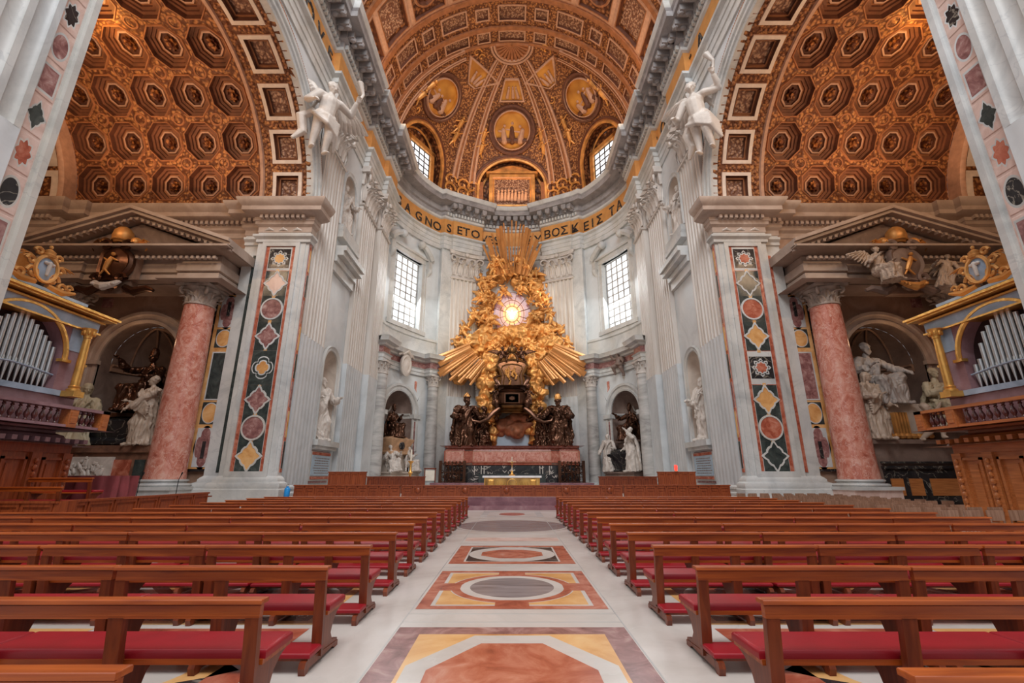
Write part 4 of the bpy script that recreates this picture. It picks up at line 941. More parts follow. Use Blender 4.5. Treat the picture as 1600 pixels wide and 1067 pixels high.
def arm(mb, sh, hd, s, sleeve=1.0, bend=None, hdir=None):
    sh = Vector(sh); hd = Vector(hd); mid = (sh + hd) / 2; L = .35 * s; dist = (hd - sh).length; out = Vector((.55 if sh.x > 0 else -.55, .45, -.7)).normalized() if bend is None else Vector(bend).normalized()
    k = sqrt(max(0.0, (L / 2 * 1.02) ** 2 - (dist / 2) ** 2)); el = mid + out * k
    mb.capsule(sh, el, .052 * s * sleeve, .040 * s * sleeve, 10); mb.capsule(el, el.lerp(hd, .9), .042 * s * sleeve, .026 * s, 10)
    if sleeve > 1.05: mb.capsule(el, el.lerp(hd, .62) + Vector((0, 0, -.02 * s)), .040 * s * sleeve, .044 * s * sleeve, 8); mb.capsule(el.lerp(hd, .5), el.lerp(hd, .5) + Vector((0, .02, -.10 * s)), .034 * s * sleeve, .012 * s, 6)
    dd = Vector(hdir) if hdir else (hd - el); hand(mb, hd, dd, .058 * s)
def figure(H, kind='stand', rh=(-.15, -.19, .58), lh=(.15, -.17, .64), hair='short', look=(0, -1, 0), lean=(0, 0), seed=1, cloak=True, sleeve=1.1, voxel=None, knee=1, fold=.017, nude=False, extra=None):
    """one continuous draped figure, local: facing -y, feet at z 0, height H"""
    mb = MB(); V = Vector; lx, ly = lean
    if kind == 'stand':
        hip = V((lx * .3, ly * .3, .50)); chest = V((lx * .7, ly * .7, .715)); neck = V((lx, ly, .82)); hz = neck + V((0, -.012, .085))
        if nude:
            for q in (-1, 1): mb.capsule(hip + V((q * .05, 0, 0)), V((q * .06, -.05 if q == knee else 0, .28)), .07, .048, 10); mb.capsule(V((q * .06, -.05 if q == knee else 0, .28)), V((q * .07, 0, .05)), .048, .028, 10); mb.capsule(V((q * .07, .01, .02)), V((q * .08, -.08, .015)), .025, .02, 8)
        else:
            skirt(mb, [(hip.x * 1.2, hip.y, .62, .095, .075), (hip.x, hip.y, .52, .125, .10), (hip.x * .7, hip.y, .38, .135, .112), (.0, 0, .2, .15, .125), (0, 0, .07, .17, .14), (0, 0, .005, .18, .15)], 11, seed, amp=.16)
            mb.capsule(hip + V((knee * .05, -.03, -.03)), V((knee * .07, -.115, .30)), .072, .055, 10); mb.capsule(V((knee * .07, -.115, .30)), V((knee * .08, -.09, .06)), .05, .04, 10)
            for q in (-1, 1): mb.capsule(V((q * .08, -.10, .02)), V((q * .095, -.185, .012)), .026, .02, 8)
    else:
        hip = V((0, .02, .36)); chest = V((lx * .8, .02 + ly * .8, .60)); neck = V((lx, .02 + ly, .745)); hz = neck + V((0, -.018, .10))
        mb.ell((0, .03, .30), (.17, .14, .12), n=14)
        for q in (-1, 1):
            kz = .36 if q == knee else .33; kx = .13; ky = -.27
            mb.capsule(hip + V((q * .08, 0, -.03)), V((q * kx, ky, kz)), .10, .078, 12); mb.capsule(V((q * kx, ky, kz)), V((q * .11, ky - .02 * q * knee, .07)), .075, .055, 12); mb.capsule(V((q * .12, ky - .0, .025)), V((q * .135, ky - .10, .018)), .032, .024, 8)
        skirt(mb, [(0, -.12, .36, .17, .15), (0, -.15, .25, .18, .16), (0, -.17, .12, .20, .17), (0, -.18, .005, .23, .20)], 11, seed, amp=.14)
        for i in range(5): a = -.16 + .08 * i; mb.tube([(a, .0, .44), (a * .9, -.16, .40 - abs(i - 2) * .01), (a * .8, -.28, .33), (a, -.30, .16), (a * 1.2, -.28, .02)], [.03, .03, .034, .026, .03], 6)
    sc = 1.0 if kind == 'stand' else 1.14
    mb.capsule(hip, chest, .085 * sc, .092 * sc, 12); mb.ell(chest, (.105 * sc, .075 * sc, .10 * sc), n=12); mb.capsule(chest, neck, .07 * sc, .036 * sc, 10)
    mb.capsule(chest + V((-.075 * sc, 0, .05 * sc)), chest + V((.075 * sc, 0, .05 * sc)), .048 * sc, .048 * sc, 10)
    head(mb, hz, .074 * sc, V(look), 0, hair)
    sL, sR = chest + V((.112 * sc, 0, .048 * sc)), chest + V((-.112 * sc, 0, .048 * sc))
    arm(mb, sR, rh, sc, sleeve); arm(mb, sL, lh, sc, sleeve)
    if cloak:
        z0 = 1.0 if kind == 'stand' else 1.0; s_ = knee
        for i in range(6):      # folds sweeping from one shoulder across to the other hip and hanging down
            t = i / 5; a = chest + V((s_ * (.10 - .02 * i) * sc, -.075 - .004 * i, .07 * sc - .018 * i)); b = chest.lerp(hip, .55) + V((-s_ * .02, -.12, -.03 * i + .03)); c = hip + V((-s_ * .13, -.07, .03 - .035 * i))
            mb.tube([a, a.lerp(b, .5) + V((0, -.035, 0)), b, c], [.022, .024, .024, .018], 6)
        for i in range(7):      # back cape
            a = -1.2 + .4 * i; top = chest + V((.12 * sin(a), .06 * cos(a) + .02, .06)); mb.tube([top, top + V((.05 * sin(a), .06, -.22)), V((top.x + .09 * sin(a), .13, .22 if kind == 'stand' else .3)), V((.17 * sin(a), .14, .03))], [.026, .034, .036, .03], 6)
        mb.capsule(sR + V((0.02, .02, .0)), sL + V((-.02, .02, .0)), .05 * sc, .05 * sc, 8)
    if extra: extra(mb)
    for i in range(len(mb.v)): x, y, z = mb.v[i]; mb.v[i] = (x * H, y * H, z * H)
    hzz = hz.z * H - .07 * H; hc = hz * H; rr = .085 * H * sc
    def disp(p, n):
        if (p - hc).length < rr * 1.25: return 0
        if nude: return 0
        return (ridged(p / H, 12, 3.6, seed * 3.1) - .8) * fold * H
    return remesh(mb, voxel or H / 115, disp, 1, 'carved_figure')
def wing(mb, root, tipdir, L, w, up=Vector((0, 0, 1)), n=7):
    """feathered wing: overlapping long feathers from a curved leading edge"""
    root = Vector(root); d = Vector(tipdir).normalized(); dn = -Vector(up)
    mb.capsule(root, root + d * L * .45 + Vector(up) * L * .14, w * .16, w * .13, 8); mb.capsule(root + d * L * .45 + Vector(up) * L * .14, root + d * L, w * .13, w * .05, 8)
    for i in range(n):
        t = (i + 1) / n; a = root + d * L * t * .85 + Vector(up) * L * .10 * sin(pi * t); q = (d * (.25 + .75 * t) + dn * (1.0 - .45 * t)).normalized()
        mb.tube([a, a + q * w * .6, a + q * w * (.85 + .3 * t)], [w * .15, w * .17, w * .08], 6, flat=.6)
def cherub(H=1, seed=0, wings=True, pose=0):
    mb = MB(); V = Vector; random.seed(seed)
    mb.capsule((0, 0, .40), (0, 0, .62), .125, .13, 10); mb.ell((0, -.02, .5), (.13, .13, .15), n=10); head(mb, (0, -.02, .86), .145, V((random.uniform(-.5, .5), -1, 0)), 0, 'curls')
    P = [((-.30, -.15, .80), (.34, -.10, .45)), ((-.36, -.05, .5), (.30, -.2, .95)), ((-.2, -.3, .6), (.2, -.3, .62)), ((-.34, 0, .95), (.34, 0, .92))][pose % 4]
    for q, h in ((-1, P[0]), (1, P[1])):
        s_ = V((q * .14, 0, .66)); h = V(h); e = (s_ + h) / 2 + V((q * .05, .02, -.06)); mb.capsule(s_, e, .078, .066, 8); mb.capsule(e, h, .066, .046, 8); hand(mb, h, h - e, .07)
    L = [((-.16, -.2, .30), (-.2, -.05, .02)), ((.14, -.02, .22), (.18, .08, -.08))] if pose % 2 == 0 else [((-.12, -.05, .2), (-.2, .15, 0)), ((.18, -.22, .34), (.12, -.2, .05))]
    for q, (k, f) in zip((-1, 1), L):
        mb.capsule((q * .07, 0, .36), k, .12, .092, 8); mb.capsule(k, f, .09, .05, 8); mb.capsule(f, V(f) + V((0, -.09, -.01)), .045, .034, 6)
    mb.tube([(-.2, .02, .5), (-.05, -.14, .40), (.14, -.12, .36), (.26, .06, .42), (.38, .15, .3)], [.04, .06, .06, .05, .03], 6)
    if wings:
        for q in (-1, 1): wing(mb, (q * .07, .12, .62), (q * 1, .35, .30), .5, .34, n=8)
    for i in range(len(mb.v)): x, y, z = mb.v[i]; mb.v[i] = (x * H, y * H, z * H)
    return remesh(mb, H / 48, None, 1, 'carved_cherub')
def cloud_mesh(balls, voxel, seed=0, f=.5, amp=.18):
    mb = MB()
    for c, r in balls: mb.ell(c, (r, r * .8, r * .85), n=12)
    return remesh(mb, voxel, lambda p, n: (1 - abs(noise.noise(p * f + Vector((seed, 0, 0)))) * 2.4) * amp + .4 * amp * noise.noise(p * f * 3), 2, 'clouds')
# ================================================================== FLOOR, STEPS
M_FLOOR = marble('worn_white_marble_paving', [(.3, (.50, .445, .40)), (.55, (.63, .575, .53)), (.8, (.73, .69, .65))], .5, 3, .24, vein=((.60, .56, .52), .35, .005))
M_DISC = marble('grey_porphyry', [(.3, (.16, .13, .13)), (.5, (.25, .215, .215)), (.7, (.34, .30, .30))], 1.5, 4, .22, stretch=(.5, 4, 1))
k = MB(); k.box(-40, 40, -12, 60, -.3, 0); floor = struct(k.build('floor', M_FLOOR))
S = lambda u, v, d: Vector((u, v, d + .002))
FM = [M_FLOOR, M_PURP, M_RED, M_YEL, M_BLACK, M_DISC, M_PINK, M_GREEN, M_GREYC]
k = MB()
cell(k, S, 0, 4.45, 1.34, 1.75, [('r', 1.06, 1.5, 0, 1), ('o', 1.05, 1.50, 0, 3), ('o', .83, 1.24, 0, 0), ('o', .82, 1.23, 0, 2)])
cell(k, S, 0, 8.25, 1.315, 1.28, [('r', 1.14, 1.12, 0, 2), ('r', 1.08, 1.06, 0, 0), ('c', 1.0, 1.0, 0, 3), ('c', .98, .98, 0, 0), ('c', .84, .84, 0, 2), ('c', .68, .68, 0, 0), ('c', .67, .67, 0, 5)], n=64)
for q in (-1, 1):
    k.box(-.24, .24, 8.25 + q * 1.05 - .22, 8.25 + q * 1.05 + .22, .0, .004, 2); k.box(q * 1.05 - .22, q * 1.05 + .22, 8.0, 8.5, 0, .004, 2)
cell(k, S, 0, 11.5, 1.31, 1.25, [('r', 1.02, 1.0, 0, 2), ('r', .98, .96, 0, 0), ('c', .99, .98, 0, 4), ('o', .88, .88, 0, 0), ('o', .72, .62, 0, 0), ('o', .71, .61, 0, 2)], n=64)
cell(k, S, 0, 13.95, 1.3, .36, [('r', 1.28, .34, 0, 6), ('r', 1.0, .2, 0, 6)])
cell(k, S, 0, 17.65, 2.15, 2.15, [('c', 2.12, 2.12, 0, 5), ('c', 2.08, 2.08, 0, 0), ('c', 1.95, 1.95, 0, 0), ('c', 1.93, 1.93, 0, 5)], sh0='c', n=64)
cell(k, S, 0, 22.6, 1.4, 1.6, [('r', 1.1, 1.3, 0, 8), ('c', 1.0, 1.2, 0, 0), ('c', .6, .8, 0, 0), ('c', .58, .78, 0, 2)])
for q in (-1, 1): k.box(q * 1.36 - .008, q * 1.36 + .008, 2, 25, 0, .003, 8)
for y in (6.4, 6.75, 9.9, 12.9, 15.2, 20.0): k.box(-1.36, 1.36, y - .006, y + .006, 0, .003, 8)
k.build('aisle_inlay', FM, floor)
k = MB()   # patterned fields beneath the benches
for sg in (-1, 1):
    for i in range(4):
        for j in range(9):
            x, y = sg * (3.6 + i * 2.55), 2.4 + j * 2.55; t = (i + j) % 3
            if t == 0: lp = [('r', 1.05, 1.05, 0, 6), ('r', 1.03, 1.03, 0, 0), ('o', .95, .95, 0, 3), ('o', .75, .75, 0, 4), ('c', .6, .6, 0, 0), ('c', .58, .58, 0, 1)]
            elif t == 1: lp = [('r', 1.05, 1.05, 0, 2), ('r', .85, .85, 0, 2), ('s', .95, .95, 0, 4), ('c', .6, .6, 0, 3), ('r', .35, .35, 0, 0)]
            else: lp = [('r', 1.05, 1.05, 0, 3), ('c', 1.02, 1.02, 0, 4), ('c', .8, .8, 0, 0), ('x', .75, .75, 0, 2), ('x', .5, .5, 0, 7)]
            cell(k, S, x, y, 1.2, 1.2, lp)
k.build('side_inlay', FM, floor)
# presbytery steps and platform
M_STEP = marble('purple_red_step_marble', [(.3, (.17, .07, .09)), (.55, (.30, .15, .17)), (.8, (.42, .27, .28))], 1.0, 4, .25)
k = MB()
for i in range(3): k.box(-12.6, 12.6, 25.1 + .5 * i, 58 if i == 2 else 25.7 + .5 * i, .2 * i, .2 * (i + 1), 0)
k.box(-12.6, 12.6, 26.3, 58, .6, .605, 1)
k.box(-9, 9, 45.5, 57.9, .605, .8, 1); k.box(-8, 8, 46.5, 57.8, .8, 1.0, 0)
struct(k.build('floor_presbytery', [M_STEP, M_FLOOR]))
# ================================================================== BENCHES
def yz_panel(mb, pts, x, t): mb.prism([(x - t / 2, y, z) for y, z in pts], (t, 0, 0))
def rbox(mb, x0, x1, y0, y1, z0, z1, r=.02, n=3, m=None):
    """box with rounded top edges"""
    rows = []
    def ring(i, z): return [(x0 + i, y0 + i, z), (x1 - i, y0 + i, z), (x1 - i, y1 - i, z), (x0 + i, y1 - i, z)]
    rows = [ring(0, z0), ring(0, z1 - r)] + [ring(r * (1 - cos(pi / 2 * j / n)), z1 - r + r * sin(pi / 2 * j / n)) for j in range(1, n + 1)]
    mb.grid(rows, True, m); mb.cap(rows[0][::-1], m); mb.cap(rows[-1], m)
BL = 1.05
def make_bench():
    b = thing('bench', 'x', 'bench')
    k = MB(); k.box(-BL, BL, -.026, .026, .735, .822); k.box(-BL, BL, -.014, .014, .822, .842); rbox(k, -BL - .02, BL + .02, -.058, .05, .836, .868, .010); k.box(-BL, BL, -.028, -.02, .752, .765); k.build('back_rail', M_WOOD, b)
    for x in (-BL + .05, 0, BL - .05):
        w = .05 if x else .055
        k = MB(); k.prism([(x - w, -.035, .74), (x + w, -.035, .74), (x + w, .02, .74), (x - w, .02, .74)], (0, 0, .0001)); k.grid([[(x - w, -.03, .74), (x + w, -.03, .74), (x + w, .025, .74), (x - w, .025, .74)], [(x - w, .05, .06), (x + w, .05, .06), (x + w, .11, .06), (x - w, .11, .06)]], True); k.build('post', M_WOODD, b)
        k = MB(); yz_panel(k, [(.10, .10), (.10, .46), (.54, .41), (.56, .37), (.47, .34), (.38, .27), (.34, .18), (.40, .10), (.55, .075), (.56, .0), (.40, .03), (.10, .03)], x, .045); k.build('seat_bracket', M_WOODD, b)
        k = MB(); yz_panel(k, [(.56, 0), (.56, .05), (.2, .075), (.08, .09), (-.18, .115), (-.25, .105), (-.27, .06), (-.25, 0), (-.19, 0), (-.16, .035), (.1, .03), (.42, .03), (.47, 0)], x, .06); k.build('foot', M_WOODD, b)
    k = MB(); k.box(-BL - .01, BL + .01, .10, .55, .40, .435); st = k.build('seat', M_WOOD, b)
    k = MB(); rbox(k, -BL - .02, BL + .02, .115, .56, .434, .495, .03, 4); k.build('seat_cushion', M_LEATHER, st)
    k = MB(); k.box(-BL + .02, BL - .02, -.21, .10, .105, .13); o = k.build('kneeler_board', M_WOODD, b)
    k = MB(); rbox(k, -BL, BL, -.225, .10, .129, .170, .022, 4); k.build('kneeler_pad', M_LEATHER, o)
    return b
ordn = 'first second third fourth fifth sixth seventh eighth ninth tenth eleventh twelfth thirteenth fourteenth'.split()
proto = make_bench(); used = False
BY = [2.5, 3.8, 5.07, 6.5, 7.9, 9.27, 10.65, 12.0, 13.4, 14.8, 16.2, 17.6, 19.0, 20.3]
random.seed(2)
for r, y in enumerate(BY):
    for sg in (-1, 1):
        nb = 5 if (sg < 0 and y < 12.5) else 4
        if y < 3: nb = 1
        elif y < 5.2: nb = 3 if y > 4.5 else 2
        for i in range(nb):
            x = sg * (1.86 + 1.05 + i * 2.155); o = proto if not used else copy_tree(proto); used = True
            o.location = (x, y + random.uniform(-.02, .02), 0); o.rotation_euler.z = rad(random.uniform(-.35, .35))
            o['label'] = 'red-cushioned wooden bench, %s row from the camera, %s of aisle, %s' % (ordn[r], 'left' if sg < 0 else 'right', ('beside the aisle' if i == 0 else ordn[i] + ' from aisle'))
            o['group'] = 'benches %s of the aisle' % ('left' if sg < 0 else 'right')
# raised benches on a wooden platform by the left gallery
k = MB(); k.box(-15.05, -13.05, 13.68, 14.55, 0, .55); k.box(-15.05, -13.05, 14.55, 15.9, 0, .8); tag(k.build('platform', M_WOODR), 'stepped brown wooden platform carrying two benches below the left organ gallery', 'platform')
for i, (y, z, t) in enumerate(((13.93, .55, 'lower one in front'), (14.85, .8, 'upper one behind'))):
    o = copy_tree(proto); o.location = (-14.05, y, z); o.scale = (.92, .9, 1); o.rotation_euler.z = rad(i); o['label'] = 'wooden bench on the stepped platform under the left organ, ' + t; o['group'] = 'benches on the platform'
# rows of light chairs to the right of the benches
M_CH = wood('light_brown_chair_wood', (.20, .10, .06), (.36, .21, .14), axis='Z')
def make_chair():
    c = thing('chair', 'x', 'chair')
    k = MB(); rbox(k, -.21, .21, -.02, .38, .42, .45, .01); k.build('seat', M_CH, c)
    k = MB(); rbox(k, -.21, .21, -.06, -.035, .62, .88, .02); k.build('backrest', M_CH, c)
    for x, y in ((-.19, -.04), (.19, -.04), (-.19, .35), (.19, .35)):
        k = MB(); k.tube([(x, y, 0), (x, y, .86 if y < 0 else .42)], .016, 6); k.build('leg', M_CH, c)
    return c
ch = make_chair(); first = True
for j in range(11):
    for i in range(8):
        x = 11.3 + i * .58; y = 12.6 + j * 1.12
        if x > 14.2 and y < 16.8: continue
        o = ch if first else copy_tree(ch); first = False; o.location = (x, y, 0); o['group'] = 'light wooden chairs beside the right benches'
        o['label'] = 'light brown wooden chair in the close rows between right benches and red column'
# ---- panelled pew front on the left
def panel_run(k, p0, p1, h, n, z=0, t=.12):
    p0 = Vector(p0); p1 = Vector(p1); d = (p1 - p0); L = d.length; a = math.degrees(atan2(d.y, d.x)); M = T(p0.x, p0.y, z) @ RZ(a)
    k.box(0, L, 0, t, 0, h - .06, M=M); k.box(-.03, L + .03, -.06, t + .06, h - .06, h, M=M); k.box(0, L, -.03, t, 0, .12, M=M)
    for i in range(n):
        x0 = L * i / n; w = L / n
        for a0, a1, b0, b1 in ((.03, .09, .12, h - .06), (w - .09, w - .03, .12, h - .06), (.09, w - .09, h - .16, h - .06), (.09, w - .09, .12, .22)): k.box(x0 + a0, x0 + a1, -.035, 0, b0, b1, M=M)
        k.box(x0 + .16, x0 + w - .16, -.02, 0, .3, h - .24, M=M)
k = MB(); panel_run(k, (-16.5, 13.5), (-12.75, 13.5), 1.05, 4); panel_run(k, (-12.7, 13.5), (-12.9, 20.4), 1.05, 7); k.box(-12.72, -12.4, 13.5, 13.8, 0, 1.05)
for i in range(4): k.box(-13.3, -12.9, 14.2 + i * 1.7, 15.6 + i * 1.7, .85, .9)
tag(k.build('pew_front', M_WOODR), 'long panelled brown pew front bounding the left bench block', 'pew')
# draped table
def draped(x0, x1, y0, y1, z, seed):
    random.seed(seed); ph = [random.uniform(0, 6) for _ in range(4)]; k = MB(); per = []
    n = 40
    for a, b in (((x0, y0), (x1, y0)), ((x1, y0), (x1, y1)), ((x1, y1), (x0, y1)), ((x0, y1), (x0, y0))):
        for i in range(n): per.append((a[0] + (b[0] - a[0]) * i / n, a[1] + (b[1] - a[1]) * i / n))
    cx, cy = (x0 + x1) / 2, (y0 + y1) / 2; rows = []
    for j in range(9):
        t = j / 8; ring = []
        for i, (x, y) in enumerate(per):
            s_ = i * .42; g = .16 * t ** .6 * (sin(s_ + ph[0] + t) + .6 * sin(s_ * .47 + ph[1]) + .4 * sin(s_ * 1.9 + ph[2])); nx, ny = (x - cx), (y - cy); l = hypot(nx, ny); ring.append((x + nx / l * g, y + ny / l * g, z * (1 - t) + .0))
        rows.append(ring)
    k.grid(rows, True); k.cap(rows[0]); return k
k = draped(-17.1, -15.0, 18.0, 19.2, 1.72, 3)
tag(k.build('draped_table', M_CLOTH), 'high table covered by dark red cloth before the left monument', 'table')
# ---- presbytery barrier and stalls
k = MB(); panel_run(k, (-12.1, 26.6), (-6.2, 26.55), .62, 10, .6); b1 = tag(k.build('wooden_barrier', M_WOODR), 'low panelled wooden barrier along the top step, part left of the altar', 'barrier', 'barrier along the steps')
k = MB(); panel_run(k, (-6.1, 26.55), (6.1, 26.55), .60, 20, .6)
for x in (-5.2, -2.6, -.3, 3.0, 5.4): k.ell((x, 26.5, .92), (.14, .05, .16), n=8); k.box(x - .25, x - .2, 26.47, 26.5, .72, 1.15); k.box(x + .2, x + .25, 26.47, 26.5, .72, 1.15)
tag(k.build('wooden_barrier', M_WOODR), 'low panelled wooden barrier facing the aisle, in front of the altar', 'barrier', 'barrier along the steps')
k = MB(); panel_run(k, (6.2, 26.55), (12.1, 26.6), .62, 10, .6); tag(k.build('wooden_barrier', M_WOODR), 'low panelled wooden barrier along the top step, part right of the altar', 'barrier', 'barrier along the steps')
for sg in (-1, 1):
    L = 'left' if sg < 0 else 'right'
    k = MB(); xs = sorted((sg * 12.2, sg * 9.7)); panel_run(k, (xs[0], 31.6), (xs[1], 31.6), 1.36, 5, .6); k.box(xs[0], xs[1], 31.7, 32.6, .6, 1.1); tag(k.build('choir_stall', M_WOODR), 'taller brown choir stall behind the barrier at %s, under the niche statue' % L, 'stall', 'choir stalls')
    k = MB(); xs = sorted((sg * 9.5, sg * 5.7)); panel_run(k, (xs[0], 31.2), (xs[1], 31.2), 1.06, 8, .6); k.box(xs[0], xs[1], 31.3, 32.2, .6, 1.0); tag(k.build('choir_stall', M_WOODD), 'lower dark choir stall behind the barrier at %s, before the apse tomb' % L, 'stall', 'choir stalls')
# small items
M_BLUEP = plain('blue_plastic', (.02, .30, .75), .35)
k = MB(); k.lathe([(.14, 0), (.15, .02), (.15, .42), (.12, .47), (.07, .5), (.07, .56)], n=20); o = k.build('blue_canister', M_BLUEP); o.location = (-12.32, 26.3, .6); tag(o, 'small bright blue canister at the left end of the barrier', 'canister')
k = MB(); k.tube([(-.05, .06, .56), (-.12, .1, .6), (-.02, .06, .64), (.05, .06, .56)], .012, 6); k.build('handle', M_BLACK, o)
M_BLK = plain('black_metal', (.015, .015, .017), .4, .5)
for i, (x, y, t) in enumerate(((-17.9, 25.6, 'by the inlaid strip'), (-19.2, 24.6, 'by the red column'))):
    m = thing('microphone_stand', 'thin black microphone stand on the floor at left, ' + t, 'microphone stand', (x, y, 0), 0, 'microphone stands')
    k = MB(); k.lathe([(.16, 0), (.16, .02), (.02, .05)], n=16); k.build('base', M_BLK, m)
    k = MB(); k.tube([(0, 0, .03), (0, 0, 1.5), (.10, 0, 1.75)], .018, 6); k.build('pole', M_BLK, m)
    k = MB(); k.capsule((.10, 0, 1.75), (.13, 0, 1.86), .03, .04, 8); k.build('microphone', M_BLK, m)
# ================================================================== ALTAR AND THRONE GROUP
al = thing('altar_table', 'free-standing altar with white cloth and gold embroidered front', 'altar', (0, 40, .6))
k = MB(); k.box(-2.3, 2.3, -.5, .5, 0, 1.0); k.build('altar_body', M_GOLD, al)
k = MB(); rbox(k, -2.45, 2.45, -.58, .58, 1.0, 1.09, .02); k.box(-2.45, 2.45, -.60, -.57, .93, 1.06); k.build('altar_cloth', M_VWHITE if False else M_PINK if False else plain('white_linen', (.86, .86, .88), .8), al)
k = MB(); Sa = lambda u, v, d: Vector((u, -.51 - d, v))
cell(k, Sa, 0, .47, 2.25, .43, [('r', 2.2, .4, .03, 0), ('r', 2.1, .34, .03, 1)])
cell(k, Sa, 0, .48, .42, .40, [('c', .4, .38, .06, 1), ('c', .34, .32, .06, 0), ('f', .25, .25, .09, 1)], d0=.04)
for q in (-1, 1):
    cell(k, Sa, q * 1.75, .48, .25, .3, [('f', .22, .26, .07, 0)], d0=.04)
    for i in range(4): k.tube([(q * (.6 + .22 * i), -.56, .25), (q * (.6 + .22 * i) + .04, -.58, .45), (q * (.6 + .22 * i), -.56, .62)], [.05, .08, .04], 6, m=1)
    k.tube([(q * 2.0, -.56, .2), (q * 1.6, -.58, .14), (q * 1.2, -.56, .22), (q * .8, -.58, .14), (q * .5, -.56, .2)], .035, 6, m=0)
k.build('altar_frontal', [M_GOLD, M_PAINT], al)
cr = thing('altar_cross', 'slim standing crucifix on the free-standing altar', 'cross', (0, 40.1, 1.69))
k = MB(); k.lathe([(.26, 0), (.28, .06), (.14, .12), (.07, .3), (.10, .36), (.05, .42)], n=14); k.build('base', M_GOLD, cr)
k = MB(); k.box(-.045, .045, -.02, .02, .4, 1.55); k.box(-.34, .34, -.02, .02, 1.10, 1.18); k.build('cross_bars', M_VWHITE, cr)
k = MB(); k.capsule((0, -.05, .72), (0, -.05, 1.05), .035, .05, 8); k.ell((0, -.06, 1.16), (.04, .04, .05), n=8); k.capsule((0, -.04, 1.05), (-.28, -.04, 1.15), .02, .015, 6); k.capsule((0, -.04, 1.05), (.28, -.04, 1.15), .02, .015, 6); k.build('corpus', M_GOLD, cr)
def candlestick(x, y, z, h, label, mat=None):
    c = thing('candlestick', label, 'candlestick', (x, y, z), 0, 'tall candlesticks')
    k = MB(); r = h * .06; k.lathe([(r * 2.2, 0), (r * 2.3, h * .02), (r * 1.2, h * .06), (r * .6, h * .12), (r * 1.1, h * .17), (r * .5, h * .22), (r * .45, h * .4), (r * .95, h * .45), (r * .45, h * .5), (r * .4, h * .66), (r * 1.2, h * .71), (r * 1.3, h * .72), (r * .3, h * .73)], n=14); k.build('holder', mat or M_GOLD, c)
    k = MB(); k.lathe([(r * .38, h * .72), (r * .36, h)], n=10); k.build('candle', M_LINEN, c)
M_LINEN = plain('ivory_wax', (.85, .80, .68), .5)
candlestick(-7.2, 33.6, .6, 2.9, 'tall gilt candlestick with candle in front of the left apse tomb')
lec = thing('picture_stand', 'small white framed stand left of the throne pedestal', 'stand', (-8.2, 47.4, .8))
k = MB(); 
for x in (-.55, .5): k.box(x, x + .08, 0, .08, 0, 1.6)
k.box(-.6, .62, 0, .1, 1.5, 1.62); k.build('frame', M_WOODD, lec); k = MB(); k.box(-.45, .48, .02, .08, .4, 1.4); k.build('panel', M_LINEN, lec)
rl = thing('sanctuary_lamp', 'small glowing red lamp on the right choir stall', 'lamp', (10.9, 31.5, 1.97))
k = MB(); k.lathe([(.10, 0), (.12, .03), (.05, .06)], n=12); k.build('base', M_GOLD, rl); k = MB(); k.lathe([(.07, .05), (.10, .14), (.10, .38), (.08, .42)], n=12); k.build('glass', plain('red_lamp_glass', (.8, .02, .01), .3, emit=((1, .03, .02), 3)), rl)

# ---- pedestal
ped = thing('throne_pedestal', 'broad red and black marble pedestal carrying the bronze throne group', 'pedestal', (0, 49.4, 1.0))
k = MB(); k.box(-7.0, 7.0, 0, 4.2, 1.7, 3.3, 1); k.box(-7.0, 7.0, 0, 4.2, 0, 1.75, 0); k.build('core', [M_BLACK, M_BROWNM], ped)
k = MB(); k.box(-1.9, 1.9, 3.2, 3.9, 3.66, 5.3); k.build('pale_block', M_INSC, ped)
k = MB()
path = [(-7.1, 4.0), (-7.1, -.25), (-4.9, -.25), (-4.9, -.04), (-4.2, -.04), (-4.2, -.12), (4.2, -.12), (4.2, -.04), (4.9, -.04), (4.9, -.25), (7.1, -.25), (7.1, 4.0)]
k.sweep([(0, 1.75), (.10, 1.8), (.06, 1.95), (0, 2.0), (0, 3.15), (.08, 3.2), (.12, 3.35), (.28, 3.45), (.3, 3.66), (-.5, 3.68)], path, side=-1); k.box(-7.1, 7.1, 0, 4.2, 3.5, 3.66)
k.build('red_marble_band', M_RED, ped)
k = MB(); Sp = lambda u, v, d: Vector((u, -.12 - d, v))
cell(k, Sp, 0, 2.58, 4.1, .56, [('r', 4.05, .5, .03, 1), ('r', 3.85, .42, .03, 0)]);
for q in (-1, 1): Sq = lambda u, v, d: Vector((u, -.25 - d, v)); cell(k, Sq, q * 6.0, 2.58, .95, .55, [('r', .9, .5, .03, 1), ('r', .75, .4, .03, 0)])
k.build('framed_panel', [M_REDC, M_VEDGE], ped)
k = MB()  # carved white scrollwork over the black marble
random.seed(8)
for i in range(34):
    x = random.uniform(-4.6, 4.6); z = random.uniform(.2, 1.55); a = random.uniform(0, 3); k.tube([(x + .32 * t * cos(a), -.02, z + .32 * t * sin(a) * sin(2 * t)) for t in (-1, -.5, 0, .5, 1)], [.02, .05, .06, .05, .02], 6)
for q in (-1, 1):
    for x in (2.9, 3.2, 3.9): k.box(q * x - .05, q * x + .05, -.08, 0, .75, 1.65)
k.build('white_scrollwork', M_STAT, ped)['kind'] = 'stuff'
k = MB(); k.box(-3.4, 3.4, -1.2, .1, 0, .75); k.box(-3.5, 3.5, -1.3, .1, .75, .85); k.build('altar_block', M_GREEN, ped)
